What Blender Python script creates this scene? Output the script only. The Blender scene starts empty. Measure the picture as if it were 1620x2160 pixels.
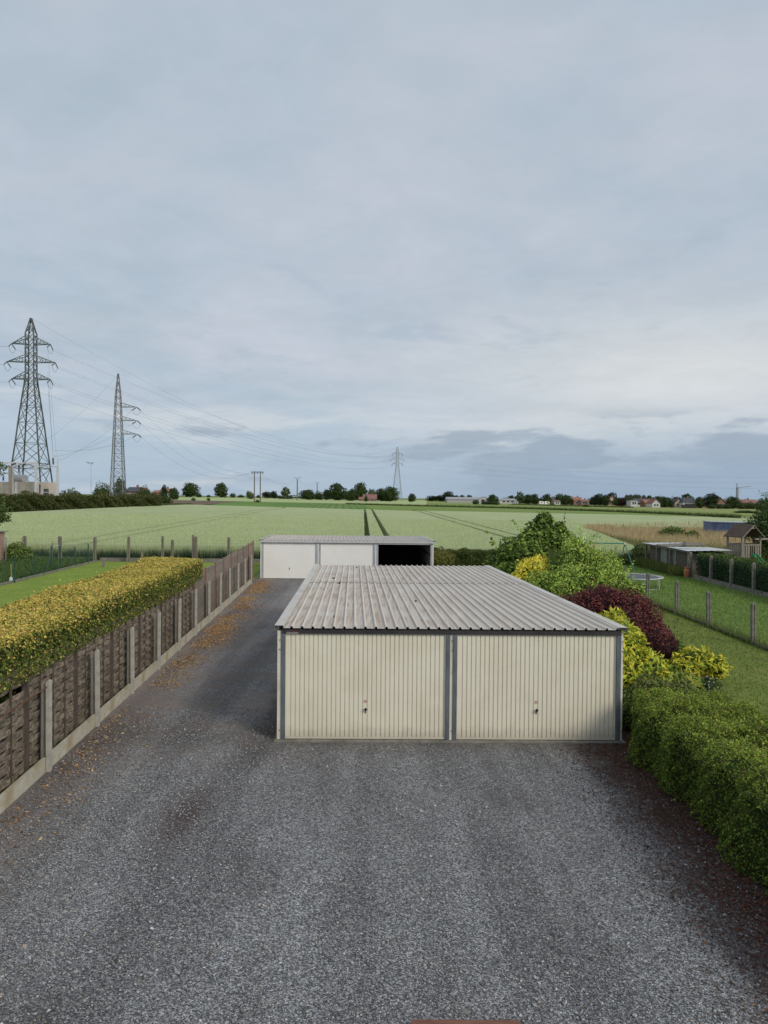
import bpy, math, random
import numpy as np
from mathutils import Vector, Matrix, Euler
random.seed(7); rng = np.random.default_rng(7)
sc = bpy.context.scene; COL = sc.collection
rad = math.radians

# ------------------------------------------------------------------ camera
CAM_H = 4.4; FPX = 1500.0; W0, H0 = 1620.0, 2160.0
cam = bpy.data.cameras.new('camera'); camo = bpy.data.objects.new('camera', cam); COL.objects.link(camo)
cam.sensor_fit = 'VERTICAL'; cam.sensor_height = 34.6; cam.lens = FPX/H0*34.6
cam.clip_start = 0.1; cam.clip_end = 9000
CM = (Matrix.Rotation(math.pi/2 - rad(1.146), 3, 'X') @ Matrix.Rotation(rad(0.5), 3, 'Z'))
camo.matrix_world = Matrix.Translation((0, 0, CAM_H)) @ CM.to_4x4()
sc.camera = camo
CMN = np.array(CM)

# ------------------------------------------------------------------ light
SUN = Vector((1.08, -1.05, 0.98)).normalized()
sun = bpy.data.lights.new('sun', 'SUN'); sun.energy = 1.8; sun.angle = rad(20); sun.color = (1, 0.93, 0.83)
suno = bpy.data.objects.new('sun', sun); COL.objects.link(suno); suno.rotation_euler = SUN.to_track_quat('Z', 'Y').to_euler(); suno.location = SUN*60
SUN_EL = math.asin(SUN.z); SUN_AZ = math.atan2(SUN.x, SUN.y)
sc.view_settings.view_transform = 'Standard'; sc.view_settings.look = 'None'
sc.view_settings.exposure = 0.2; sc.view_settings.gamma = 1.0; sc.view_settings.use_curve_mapping = False

class NT:
    def __init__(s, nt): s.t = nt
    def n(s, kind, **kw):
        x = s.t.nodes.new(kind)
        for k, v in kw.items(): setattr(x, k, v)
        return x
    def l(s, a, b): s.t.links.new(a, b)
    def put(s, sock, v):
        if hasattr(v, 'is_linked') or hasattr(v, 'links'): s.l(v, sock)
        else: sock.default_value = v
    def m(s, op, a, b=0.0, c=None, clamp=False):
        x = s.n('ShaderNodeMath', operation=op, use_clamp=clamp); s.put(x.inputs[0], a); s.put(x.inputs[1], b)
        if c is not None: s.put(x.inputs[2], c)
        return x.outputs[0]
    def mr(s, v, a, b, c=0.0, d=1.0, smooth=True):
        x = s.n('ShaderNodeMapRange'); x.interpolation_type = 'SMOOTHSTEP' if smooth else 'LINEAR'
        s.put(x.inputs[0], v)
        for i, q in enumerate((a, b, c, d)): x.inputs[i+1].default_value = q
        return x.outputs[0]
    def mix(s, f, a, b, mode='MIX'):
        x = s.n('ShaderNodeMix', data_type='RGBA', blend_type=mode)
        s.put(x.inputs[0], f); s.put(x.inputs[6], a if not isinstance(a, tuple) else (*a[:3], 1)); s.put(x.inputs[7], b if not isinstance(b, tuple) else (*b[:3], 1))
        return x.outputs[2]
    def noise(s, vec, scale, detail=4, rough=0.55, dist=0.0):
        x = s.n('ShaderNodeTexNoise'); s.l(vec, x.inputs['Vector']); x.inputs['Scale'].default_value = scale
        x.inputs['Detail'].default_value = detail; x.inputs['Roughness'].default_value = rough; x.inputs['Distortion'].default_value = dist
        return x.outputs[0]
    def xyz(s, x, y, z):
        c = s.n('ShaderNodeCombineXYZ'); s.put(c.inputs[0], x); s.put(c.inputs[1], y); s.put(c.inputs[2], z); return c.outputs[0]
    def sep(s, v):
        c = s.n('ShaderNodeSeparateXYZ'); s.l(v, c.inputs[0]); return c.outputs

world = bpy.data.worlds.new('World'); sc.world = world; world.use_nodes = True
def build_sky():
    N = NT(world.node_tree); N.t.nodes.clear()
    out = N.n('ShaderNodeOutputWorld')
    sky = N.n('ShaderNodeTexSky', sky_type='NISHITA'); sky.sun_disc = False
    sky.sun_elevation = SUN_EL; sky.sun_rotation = SUN_AZ; sky.dust_density = 1.5
    b1 = N.n('ShaderNodeBackground'); N.l(sky.outputs[0], b1.inputs[0]); b1.inputs[1].default_value = 0.08
    tc = N.n('ShaderNodeTexCoord'); d = tc.outputs['Generated']
    x, y, z = N.sep(d)
    zz = N.m('ADD', N.m('MAXIMUM', z, 0.0), 0.16)
    flat = N.xyz(N.m('DIVIDE', x, zz), N.m('DIVIDE', y, zz), 0.0)
    az = N.m('ARCTAN2', x, y); el = N.m('ARCSINE', z)
    n1 = N.noise(flat, 0.75, 5, 0.55, 0.6)
    n2 = N.noise(flat, 2.3, 6, 0.6, 0.4)
    nn = N.m('ADD', N.m('MULTIPLY', n1, 0.7), N.m('MULTIPLY', n2, 0.3))
    base = N.mix(N.mr(nn, 0.37, 0.63), (0.445, 0.535, 0.62), (0.565, 0.61, 0.69))
    # clear pale-blue air low over the land, seen under the cloud deck
    hz = N.mr(el, 0.015, 0.20, 1.0, 0.0)
    base = N.mix(N.m('MULTIPLY', hz, 0.75), base, (0.40, 0.525, 0.655))
    # thin bright streaks where the deck breaks
    ang = N.xyz(N.m('MULTIPLY', az, 2.2), N.m('MULTIPLY', el, 11.0), 3.7)
    n3 = N.noise(ang, 1.35, 6, 0.6, 0.3)
    br = N.m('MULTIPLY', N.mr(n3, 0.50, 0.68), N.mr(el, 0.30, 0.06))
    base = N.mix(N.m('MULTIPLY', br, 0.75), base, (0.66, 0.70, 0.73))
    # glow through thinner cloud in the direction the photo shows it
    ga = N.m('DIVIDE', N.m('SUBTRACT', az, 0.40), 0.34); ge = N.m('DIVIDE', N.m('SUBTRACT', el, 0.165), 0.085)
    g = N.m('EXPONENT', N.m('MULTIPLY', N.m('ADD', N.m('MULTIPLY', ga, ga), N.m('MULTIPLY', ge, ge)), -1.0))
    base = N.mix(N.m('MULTIPLY', g, 0.8), base, (0.75, 0.765, 0.765))
    # low slate-blue cloud banks
    ang2 = N.xyz(N.m('MULTIPLY', az, 1.9), N.m('MULTIPLY', el, 8.0), 9.3)
    n4 = N.noise(ang2, 1.9, 7, 0.58, 0.25)
    side = N.mr(az, -0.05, 0.30)
    th = N.m('ADD', n4, N.m('MULTIPLY', side, 0.105))
    msk = N.m('MULTIPLY', N.mr(th, 0.535, 0.625), N.mr(el, 0.125, 0.098))
    base = N.mix(N.m('MULTIPLY', msk, 0.85), base, (0.35, 0.425, 0.525))
    low = N.m('MULTIPLY', N.mr(el, 0.095, 0.02), N.m('ADD', N.m('MULTIPLY', side, 0.8), 0.1))
    base = N.mix(low, base, (0.325, 0.43, 0.565))
    # thin grey wisps higher up
    ang3 = N.xyz(N.m('MULTIPLY', az, 3.0), N.m('MULTIPLY', el, 9.0), 1.1)
    n5 = N.noise(ang3, 2.1, 7, 0.62, 0.5)
    ws = N.m('MULTIPLY', N.mr(n5, 0.57, 0.70), N.m('MULTIPLY', N.mr(el, 0.36, 0.22), N.mr(el, 0.05, 0.1)))
    base = N.mix(N.m('MULTIPLY', ws, 0.4), base, (0.385, 0.47, 0.575))
    n6 = N.noise(flat, 7.0, 8, .65, .8); n7 = N.noise(N.xyz(N.m('MULTIPLY', az, 7.0), N.m('MULTIPLY', el, 30.0), 5.5), 1.0, 7, .62, .6)
    fin = N.m('ADD', N.m('MULTIPLY', N.m('SUBTRACT', n6, .5), .12), N.m('MULTIPLY', N.m('MULTIPLY', N.m('SUBTRACT', n7, .5), N.mr(el, .55, .12)), .22))
    vs_ = N.n('ShaderNodeVectorMath', operation='SCALE'); N.l(base, vs_.inputs[0]); N.l(N.m('ADD', fin, 1.0), vs_.inputs['Scale']); base = vs_.outputs[0]
    b2 = N.n('ShaderNodeBackground'); N.l(base, b2.inputs[0]); b2.inputs[1].default_value = 0.87
    mx = N.n('ShaderNodeMixShader'); mx.inputs[0].default_value = 0.92
    N.l(b1.outputs[0], mx.inputs[1]); N.l(b2.outputs[0], mx.inputs[2]); N.l(mx.outputs[0], out.inputs[0])
build_sky()

# ------------------------------------------------------------------ pixel helpers (photo pixels -> directions)
def ray(px, py):
    return CMN @ np.array([(px-810)/FPX, -(py-1080)/FPX, -1.0])
def atz(px, py, z=0.0):
    d = ray(px, py); t = (z-CAM_H)/d[2]; return np.array([0, 0, CAM_H]) + d*t
def aty(px, py, Y):
    d = ray(px, py); return np.array([0, 0, CAM_H]) + d*(Y/d[1])
def terr(X, Y):
    X = np.asarray(X, float); Y = np.asarray(Y, float)
    t = np.clip(X/np.maximum(Y, 1), -.35, .42)
    R = np.interp(Y, [50, 550, 1200, 4000], [0, 1.11, 1.35, 1.6])
    return R*(1.8 - np.where(t < 0, 8, 4)*t)
def ghit(px, py, off=0.0, ymax=1500):
    d = ray(px, py); Y = 15.0
    while Y < ymax:
        p = np.array([0, 0, CAM_H]) + d*(Y/d[1])
        if p[2] <= terr(p[0], Y)+off: break
        Y *= 1.004
    return p

# ------------------------------------------------------------------ object helpers
def tag(o, label=None, cat=None, group=None, kind=None):
    if label: o['label'] = label
    if cat: o['category'] = cat
    if group: o['group'] = group
    if kind: o['kind'] = kind
    return o
def empty(name, loc, label=None, cat=None, group=None, rz=0):
    o = bpy.data.objects.new(name, None); COL.objects.link(o); o.empty_display_size = 0.2
    o.location = [float(c) for c in loc]; o.rotation_euler = (0, 0, rz); return tag(o, label, cat, group)
def origin(o):
    v = Vector((0, 0, 0))
    while o is not None: v = v + o.location; o = o.parent
    return np.array(v)
def link(name, me, mat, parent=None, loc=(0, 0, 0), rot=(0, 0, 0), scale=(1, 1, 1)):
    o = bpy.data.objects.new(name, me); COL.objects.link(o)
    if mat and not me.materials: me.materials.append(mat)
    if parent is not None: o.parent = parent
    o.location = [float(c) for c in loc]; o.rotation_euler = rot; o.scale = scale
    return o
def fastmesh(name, V, F, cols=None, smooth=False):
    V = np.asarray(V, np.float32); F = np.asarray(F, np.int32); n, k = F.shape
    me = bpy.data.meshes.new(name)
    me.vertices.add(len(V)); me.vertices.foreach_set('co', V.ravel())
    me.loops.add(n*k); me.loops.foreach_set('vertex_index', F.ravel())
    me.polygons.add(n); me.polygons.foreach_set('loop_start', np.arange(0, n*k, k, dtype=np.int32))
    me.polygons.foreach_set('use_smooth', np.full(n, smooth))
    me.update(calc_edges=True)
    if cols is not None:
        a = me.attributes.new('Col', 'FLOAT_COLOR', 'POINT')
        c = np.ones((len(V), 4), np.float32); c[:, :3] = cols; a.data.foreach_set('color', c.ravel())
    return me
class MB:
    def __init__(s, fmap=None): s.v = []; s.f = []; s.map = fmap; s.smooth = False
    def add(s, V, F):
        b = len(s.v); s.v += [tuple(map(float, p)) for p in V]; s.f += [tuple(b+i for i in q) for q in F]; return s
    def box(s, x0, x1, y0, y1, z0, z1):
        return s.add([(x0,y0,z0),(x1,y0,z0),(x1,y1,z0),(x0,y1,z0),(x0,y0,z1),(x1,y0,z1),(x1,y1,z1),(x0,y1,z1)],
            [(0,3,2,1),(4,5,6,7),(0,1,5,4),(1,2,6,5),(2,3,7,6),(3,0,4,7)])
    def beam(s, a, b, w, h=None, up=(0, 0, 1)):
        a = Vector(a); b = Vector(b); d = (b-a).normalized(); u = Vector(up)
        if abs(d.dot(u)) > .98: u = Vector((1, 0, 0))
        x = d.cross(u).normalized()*(w/2); y = x.cross(d).normalized()*((h or w)/2)
        V = [a-x-y, a+x-y, a+x+y, a-x+y, b-x-y, b+x-y, b+x+y, b-x+y]
        return s.add(V, [(0,3,2,1),(4,5,6,7),(0,1,5,4),(1,2,6,5),(2,3,7,6),(3,0,4,7)])
    def tube(s, pts, rads, n=6, cap=True):
        pts = [Vector(p) for p in pts]; m = len(pts)
        if not hasattr(rads, '__len__'): rads = [rads]*m
        V = []; prev = None
        for i, p in enumerate(pts):
            d = (pts[min(i+1, m-1)] - pts[max(i-1, 0)]).normalized()
            if prev is None:
                u = Vector((0, 0, 1)) if abs(d.z) < .9 else Vector((1, 0, 0)); x = d.cross(u).normalized()
            else: x = (prev - d*prev.dot(d)).normalized()
            prev = x; y = d.cross(x)
            for k in range(n):
                a = 2*math.pi*k/n; V.append(p + (x*math.cos(a)+y*math.sin(a))*rads[i])
        F = [(i*n+k, i*n+(k+1) % n, (i+1)*n+(k+1) % n, (i+1)*n+k) for i in range(m-1) for k in range(n)]
        if cap: F += [tuple(range(n-1, -1, -1)), tuple((m-1)*n+k for k in range(n))]
        return s.add(V, F)
    def prism(s, poly, vec):
        n = len(poly); vec = Vector(vec); P = [Vector(p) for p in poly]
        return s.add(P + [p+vec for p in P], [tuple(range(n-1, -1, -1)), tuple(range(n, 2*n))] + [(i, (i+1) % n, n+(i+1) % n, n+i) for i in range(n)])
    def lathe(s, prof, c, axis='z', n=12):
        V = []
        for r, h in prof:
            for k in range(n):
                a = 2*math.pi*k/n; p = (r*math.cos(a), r*math.sin(a), h)
                if axis == 'y': p = (p[0], p[2], p[1])
                V.append((c[0]+p[0], c[1]+p[1], c[2]+p[2]))
        m = len(prof)
        F = [(i*n+k, i*n+(k+1) % n, (i+1)*n+(k+1) % n, (i+1)*n+k) for i in range(m-1) for k in range(n)]
        F += [tuple(range(n-1, -1, -1)), tuple((m-1)*n+k for k in range(n))]
        return s.add(V, F)
    def sheet(s, rows):
        """grid of points, rows x cols"""
        b = len(s.v); m = len(rows); n = len(rows[0])
        return s.add([p for r in rows for p in r], [(i*n+k, i*n+k+1, (i+1)*n+k+1, (i+1)*n+k) for i in range(m-1) for k in range(n-1)])
    def mesh(s, name, o=(0, 0, 0)):
        V = np.array(s.v, float)
        if s.map: V = s.map(V)
        V = V - np.asarray(o)
        me = bpy.data.meshes.new(name); me.from_pydata(V.tolist(), [], s.f); me.update()
        if getattr(s, 'dirt', None): me.attributes.new('Dirt', 'FLOAT', 'POINT').data.foreach_set('value', s.dirt)
        if s.smooth: me.polygons.foreach_set('use_smooth', [True]*len(me.polygons))
        return me
    def build(s, name, mat, parent=None, base=None, local=False):
        if parent is not None:
            return link(name, s.mesh(name, (0, 0, 0) if local else origin(parent)), mat, parent)
        if base is None:
            V = np.array(s.v); V = s.map(V) if s.map else V
            base = (V[:, 0].mean(), V[:, 1].mean(), V[:, 2].min())
        return link(name, s.mesh(name, base), mat, None, base)
def copy_tree(o, parent=None):
    c = o.copy(); COL.objects.link(c); c.parent = parent
    for ch in o.children: copy_tree(ch, c)
    return c

# ------------------------------------------------------------------ materials
def newmat(name, rough=0.7, spec=0.3):
    m = bpy.data.materials.new(name); m.use_nodes = True; N = NT(m.node_tree)
    b = m.node_tree.nodes['Principled BSDF']; b.inputs['Roughness'].default_value = rough
    b.inputs['Specular IOR Level'].default_value = spec
    return m, N, b
def coords(N, stretch=(1, 1, 1), kind='Object'):
    tc = N.n('ShaderNodeTexCoord'); mp = N.n('ShaderNodeMapping'); mp.inputs['Scale'].default_value = stretch
    N.l(tc.outputs[kind], mp.inputs['Vector']); return mp.outputs[0]
def bump(N, b, h, strength, dist=0.01):
    x = N.n('ShaderNodeBump'); x.inputs['Strength'].default_value = strength; x.inputs['Distance'].default_value = dist
    N.l(h, x.inputs['Height']); N.l(x.outputs[0], b.inputs['Normal'])
def mat(name, c1, c2=None, scale=4.0, rough=0.7, spec=0.3, stretch=(1, 1, 1), fine=0.0, fscale=60, bmp=0.0, bscale=40, bdist=0.01, metal=0.0, lo=.35, hi=.65, c3=None, s3=1.2, island=0.0):
    m, N, b = newmat(name, rough, spec); b.inputs['Metallic'].default_value = metal
    if c2 is None: c2 = tuple(v*.8 for v in c1)
    v = coords(N, stretch)
    if island:
        oi = N.n('ShaderNodeObjectInfo'); va = N.n('ShaderNodeVectorMath', operation='ADD')
        N.l(v, va.inputs[0]); N.l(N.xyz(N.m('MULTIPLY', oi.outputs['Random'], 37.0), N.m('MULTIPLY', oi.outputs['Random'], 91.0), 0.0), va.inputs[1]); v = va.outputs[0]
    col = N.mix(N.mr(N.noise(v, scale, 6, .6), lo, hi), c1, c2)
    if c3: col = N.mix(N.m('MULTIPLY', N.mr(N.noise(v, s3, 5, .65), .5, .68), .8), col, c3)
    if fine: col = N.mix(fine, col, N.mix(N.mr(N.noise(v, fscale, 3, .7), .3, .7), (.25, .25, .25), (1, 1, 1)), 'MULTIPLY')
    if island: col = N.mix(island, col, N.mix(oi.outputs['Random'], (.35, .33, .32), (1.0, 1.0, 1.0)), 'MULTIPLY')
    N.l(col, b.inputs['Base Color'])
    if bmp: bump(N, b, N.noise(v, bscale, 5, .6), bmp, bdist)
    return m
def leafmat(name, rough=0.5, trans=0.22, spec=0.25):
    m, N, b = newmat(name, rough, spec)
    a = N.n('ShaderNodeAttribute', attribute_name='Col'); N.l(a.outputs['Color'], b.inputs['Base Color'])
    t = N.n('ShaderNodeBsdfTranslucent'); N.l(N.mix(0.5, a.outputs['Color'], (.5, .6, .1), 'MULTIPLY'), t.inputs[0])
    N.l(a.outputs['Color'], t.inputs[0])
    mx = N.n('ShaderNodeMixShader'); mx.inputs[0].default_value = trans
    out = m.node_tree.nodes['Material Output']
    N.l(b.outputs[0], mx.inputs[1]); N.l(t.outputs[0], mx.inputs[2]); N.l(mx.outputs[0], out.inputs[0])
    return m
LEAF = leafmat('leaf', .55, .24, .15); GRASS = leafmat('grass_blade', .6, .2, .15); GLOSSLEAF = leafmat('glossy_leaf', .5, .25, .18)
BARK = mat('bark', (.09, .07, .05), (.16, .13, .1), 9, .9, .1, (1, 1, .25), bmp=.5, bscale=30)
CONC = mat('concrete', (.40, .385, .335), (.52, .50, .44), 5, .85, .2, fine=.35, fscale=90, bmp=.25, bscale=120, bdist=.004, c3=(.27, .26, .20), s3=2.3)
CONCD = mat('old_concrete', (.20, .185, .16), (.30, .28, .245), 6, .9, .2, fine=.4, fscale=70, bmp=.3, bscale=90, bdist=.005, c3=(.12, .12, .08), s3=3)
KERBC = mat('kerb_concrete', (.44, .41, .32), (.55, .52, .43), 2.5, .85, .2, fine=.3, fscale=80, bmp=.2, bscale=110, bdist=.004, c3=(.37, .30, .17), s3=1.7)
WEAVE = mat('weathered_slat', (.20, .155, .115), (.44, .37, .29), 3.2, .85, .15, (3.2, 2, 5), fine=.5, fscale=14, bmp=.4, bscale=40, bdist=.004, c3=(.20, .20, .10), s3=1.1, island=.55)
FPOST = mat('dark_fence_post', (.075, .058, .048), (.12, .095, .08), 5, .85, .15, (6, 6, .6), bmp=.4, bscale=30)
PLANK = mat('weathered_plank', (.24, .20, .165), (.36, .31, .265), 3, .85, .15, (1.5, 2, 9), fine=.35, fscale=16, bmp=.35, bscale=30, bdist=.004, island=.35)
RPOST = mat('brown_stained_post', (.21, .115, .075), (.30, .18, .12), 6, .8, .2, (5, 5, .7), fine=.25, fscale=20)
RUST = mat('rust', (.13, .06, .035), (.20, .10, .06), 12, .85, .2)
def doormat(name, a, b_, low, grime):
    m, N, b = newmat(name, .42, .4); v = coords(N); x, y, z = N.sep(v)
    col = N.mix(N.mr(N.noise(v, 1.5, 5, .6), .35, .65), a, b_)
    col = N.mix(N.m('MULTIPLY', N.mr(N.noise(coords(N, (6, 6, .25)), 2.2, 5, .65), .52, .72), .45), col, low)      # rain streaks
    col = N.mix(N.m('MULTIPLY', N.mr(N.m('ADD', z, N.m('MULTIPLY', N.noise(v, 7, 5, .7), .35)), .50, .20), grime), col, (.36, .31, .24))   # splashed dirt
    col = N.mix(N.m('MULTIPLY', N.mr(N.noise(v, 23, 3, .6), .70, .78), .5), col, (.33, .25, .17))
    N.l(col, b.inputs['Base Color']); bump(N, b, N.noise(v, 3.0, 3, .5), .08, .02); return m
CREAM = doormat('cream_enamel', (.715, .665, .53), (.765, .72, .585), (.63, .58, .46), .5)
CREAMS = mat('cream_side_sheet', (.66, .63, .52), (.72, .70, .59), 2.2, .5, .35, fine=.12, fscale=25, c3=(.48, .45, .36), s3=1.5)
WHITED = mat('white_enamel', (.86, .85, .80), (.89, .88, .84), 1.4, .4, .4, fine=.08, fscale=25)
STEEL = mat('painted_steel', (.10, .115, .13), (.15, .165, .18), 4, .45, .45, (3, 3, .6), fine=.2, fscale=30)
GALV = mat('galvanised_steel', (.34, .365, .40), (.46, .48, .51), 5, .4, .5, (2, 2, .6), fine=.2, fscale=25)
FASCIA = mat('fascia_metal', (.50, .50, .48), (.58, .58, .57), 3, .5, .4, fine=.15)
DARKMET = mat('dark_lintel', (.030, .027, .028), (.045, .04, .04), 3, .5, .4)
BLACK = mat('black_plastic', (.012, .011, .010), (.02, .02, .018), 10, .35, .5)
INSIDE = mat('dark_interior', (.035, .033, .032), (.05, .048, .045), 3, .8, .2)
INWALL = mat('grey_inner_wall', (.30, .29, .27), (.36, .35, .33), 2, .7, .3)
PINK = mat('faded_pink_sticker', (.48, .30, .26), (.52, .36, .31), 60, .6)
def roofmat(name, a, b_, brown, amt):
    m, N, b = newmat(name, .6, .35)
    v = coords(N, (1, .12, 1)); v2 = coords(N, (1, 1, 1)); v3 = coords(N, (9, .35, 9))
    col = N.mix(N.mr(N.noise(v, 3, 5, .6), .35, .65), a, b_)
    x, y, z = N.sep(v2)
    edge = N.mr(x, -2.3, 3.4, 1.0, 0.12)
    st = N.m('MULTIPLY', N.mr(N.noise(v3, 2.2, 6, .65), .38, .66), N.m('MULTIPLY', N.mr(N.noise(v2, .8, 4, .6), .30, .62), amt))
    col = N.mix(N.m('MULTIPLY', st, edge, clamp=True), col, brown)
    col = N.mix(N.m('MULTIPLY', N.mr(N.noise(v2, 45, 3, .7), .55, .75), .25), col, (.22, .19, .155))
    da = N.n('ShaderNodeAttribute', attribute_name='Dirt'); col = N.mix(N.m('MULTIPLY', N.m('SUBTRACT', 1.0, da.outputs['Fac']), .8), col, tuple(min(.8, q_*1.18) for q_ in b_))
    N.l(col, b.inputs['Base Color']); bump(N, b, N.noise(v2, 60, 4, .6), .12, .003); return m
ROOFM = roofmat('garage_roof_metal', (.50, .45, .39), (.59, .54, .48), (.385, .29, .215), 1.35)
ROOFR = roofmat('rear_roof_metal', (.43, .385, .345), (.50, .46, .42), (.33, .26, .215), 1.1)
FLASH = mat('flashing_metal', (.53, .50, .45), (.60, .575, .53), 2, .5, .4, (1, .4, 1), fine=.12, fscale=40, c3=(.46, .41, .35), s3=1.5)

# ------------------------------------------------------------------ ground
def fan(y):
    ts = np.array(sorted(set(list(np.linspace(-1.6, 1.6, 33)) + [-.35, .42, 0.0])))
    yy = max(y, 50.0); return [(t*yy, y, float(terr(t*yy, y))) for t in ts]
def ground_material():
    m, N, b = newmat('farmland', .95, .1)
    v = coords(N); v2 = coords(N, (.6, 2.5, 1))
    col = N.mix(N.mr(N.noise(v2, .012, 3, .5), .40, .60), (.17, .215, .07), (.26, .29, .12))
    col = N.mix(N.mr(N.noise(v, .9, 5, .6), .35, .7), col, (.13, .17, .05))
    N.l(col, b.inputs['Base Color']); return m
g = MB(); g.sheet([fan(y) for y in (-40, -10, 0, 25, 50, 75, 100, 150, 200, 300, 400, 550, 800, 1200, 2000, 4000)])
tag(g.build('ground', ground_material(), base=(0, 0, 0)), kind='structure')

def gravel_material():
    m, N, b = newmat('gravel', .8, .3)
    v = coords(N)
    vo = N.n('ShaderNodeTexVoronoi'); vo.inputs['Scale'].default_value = 72; N.l(v, vo.inputs['Vector'])
    vo2 = N.n('ShaderNodeTexVoronoi'); vo2.inputs['Scale'].default_value = 90; N.l(v, vo2.inputs['Vector'])
    cs = N.sep(vo.outputs['Color'])
    ramp = N.n('ShaderNodeValToRGB'); e = ramp.color_ramp; e.elements[0].color = (.075, .076, .08, 1); e.elements[1].color = (.66, .65, .63, 1)
    for p, c in ((.28, (.13, .131, .136, 1)), (.60, (.255, .254, .256, 1)), (.86, (.46, .455, .445, 1))):
        q = e.elements.new(p); q.color = c
    N.l(cs[0], ramp.inputs[0]); col = ramp.outputs[0]
    col = N.mix(N.mr(cs[1], .965, .99), col, (.32, .25, .17))
    col = N.mix(.5, col, N.mix(N.mr(N.noise(v, .55, 4, .6), .3, .7), (.62, .61, .62), (1, 1, 1)), 'MULTIPLY')
    x, y, z = N.sep(v)
    nz = N.noise(v, 1.3, 5, .65); nf = N.noise(v, 16, 3, .7)
    # soil and leaf mould mixed into the stones: along the fence, under the hedge, before the doors
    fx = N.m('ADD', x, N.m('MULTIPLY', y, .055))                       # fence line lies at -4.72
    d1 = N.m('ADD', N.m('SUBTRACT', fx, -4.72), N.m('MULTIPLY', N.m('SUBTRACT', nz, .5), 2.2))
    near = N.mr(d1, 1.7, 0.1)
    far = N.m('MULTIPLY', N.m('MULTIPLY', N.mr(y, 9.5, 13.5), N.mr(x, .2, -2.2)), .95)  # brown soil on the drive, toned to warm and lift the garage's shade
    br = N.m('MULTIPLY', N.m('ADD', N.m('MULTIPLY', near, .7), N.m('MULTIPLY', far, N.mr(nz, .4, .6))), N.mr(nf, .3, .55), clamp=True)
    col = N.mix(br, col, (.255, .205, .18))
    d2 = N.m('ADD', N.m('SUBTRACT', x, N.m('ADD', 3.15, N.m('MULTIPLY', N.m('SUBTRACT', y, 9.0), .03))), N.m('MULTIPLY', N.m('SUBTRACT', nz, .5), 1.6))
    rd = N.m('MULTIPLY', N.mr(d2, -.15, .75), N.mr(nf, .25, .5), clamp=True)
    col = N.mix(N.m('MULTIPLY', rd, .9), col, (.075, .042, .032))
    d3 = N.m('ADD', y, N.m('MULTIPLY', N.m('SUBTRACT', nz, .5), 1.3))
    fr = N.m('MULTIPLY', N.m('MULTIPLY', N.mr(d3, 11.9, 12.65), N.mr(y, 14.5, 13.0)), N.mr(nf, .3, .6))
    col = N.mix(N.m('MULTIPLY', fr, .65), col, (.115, .09, .065))
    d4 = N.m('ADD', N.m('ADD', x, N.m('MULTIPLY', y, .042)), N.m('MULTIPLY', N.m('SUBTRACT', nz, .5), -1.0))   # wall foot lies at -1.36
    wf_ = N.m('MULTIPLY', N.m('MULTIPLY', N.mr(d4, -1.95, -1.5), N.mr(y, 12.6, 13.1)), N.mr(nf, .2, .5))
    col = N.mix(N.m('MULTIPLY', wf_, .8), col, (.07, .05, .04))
    oil = N.m('MULTIPLY', N.mr(N.noise(coords(N, (1.4, .55, 1)), .55, 3, .5), .56, .70), .5)
    col = N.mix(oil, col, (.075, .062, .06))
    tr = N.noise(coords(N, (1.1, .10, 1)), 1.0, 4, .55)            # wheel-worn bands along the drive
    col = N.mix(.75, col, N.mix(N.mr(tr, .36, .64), (.66, .65, .65), (1.22, 1.21, 1.20)), 'MULTIPLY')
    sx1 = N.m('DIVIDE', N.m('ADD', x, 2.72), .30); sy1 = N.m('DIVIDE', N.m('SUBTRACT', y, 9.75), .95)
    stn = N.m('EXPONENT', N.m('MULTIPLY', N.m('ADD', N.m('MULTIPLY', sx1, sx1), N.m('MULTIPLY', sy1, sy1)), -1.0))
    col = N.mix(N.m('MULTIPLY', stn, N.m('MULTIPLY', N.mr(nf, .2, .5), .9)), col, (.085, .05, .046))
    col = N.mix(1.0, col, (.98, 1.0, 1.03), 'MULTIPLY')
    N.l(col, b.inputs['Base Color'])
    h = N.m('ADD', N.m('MULTIPLY', vo.outputs['Distance'], -1.0), N.m('MULTIPLY', vo2.outputs['Distance'], -.35))
    bump(N, b, h, .9, .02); return m
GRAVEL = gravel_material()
def flen(Y): return -4.722 - .055*Y          # fence line X at depth Y
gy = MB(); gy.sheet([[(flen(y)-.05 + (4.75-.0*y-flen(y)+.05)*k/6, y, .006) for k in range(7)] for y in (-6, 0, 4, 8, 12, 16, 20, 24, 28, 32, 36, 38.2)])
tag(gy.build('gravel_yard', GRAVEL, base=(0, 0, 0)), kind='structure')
def soil_material():
    m, N, b = newmat('soil', .95, .1); v = coords(N)
    col = N.mix(N.mr(N.noise(v, 6, 5, .65), .35, .65), (.055, .036, .028), (.10, .065, .045))
    N.l(col, b.inputs['Base Color']); bump(N, b, N.noise(v, 25, 5, .65), .8, .03); return m
SOIL = soil_material()
pb = MB(); pb.sheet([[(4.32-.04*max(y-12.7, 0)+k*.395, y, .011) for k in range(5)] for y in np.linspace(4, 33, 30)])
tag(pb.build('planting_bed', SOIL, base=(0, 0, 0)), kind='structure')
def lawn_material(name, a, b_, c, dry):
    m, N, b = newmat(name, .9, .15); v = coords(N)
    col = N.mix(N.mr(N.noise(v, .7, 5, .6), .35, .65), a, b_)
    col = N.mix(N.m('MULTIPLY', N.mr(N.noise(v, 1.7, 6, .7), .52, .72), .7), col, dry)
    col = N.mix(N.mr(N.noise(v, 28, 4, .7), .42, .68), col, c)
    N.l(col, b.inputs['Base Color']); bump(N, b, N.noise(v, 60, 4, .7), .6, .03); return m
LAWN1 = lawn_material('lawn_grass', (.17, .225, .05), (.22, .265, .065), (.115, .165, .035), (.28, .255, .09))
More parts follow.
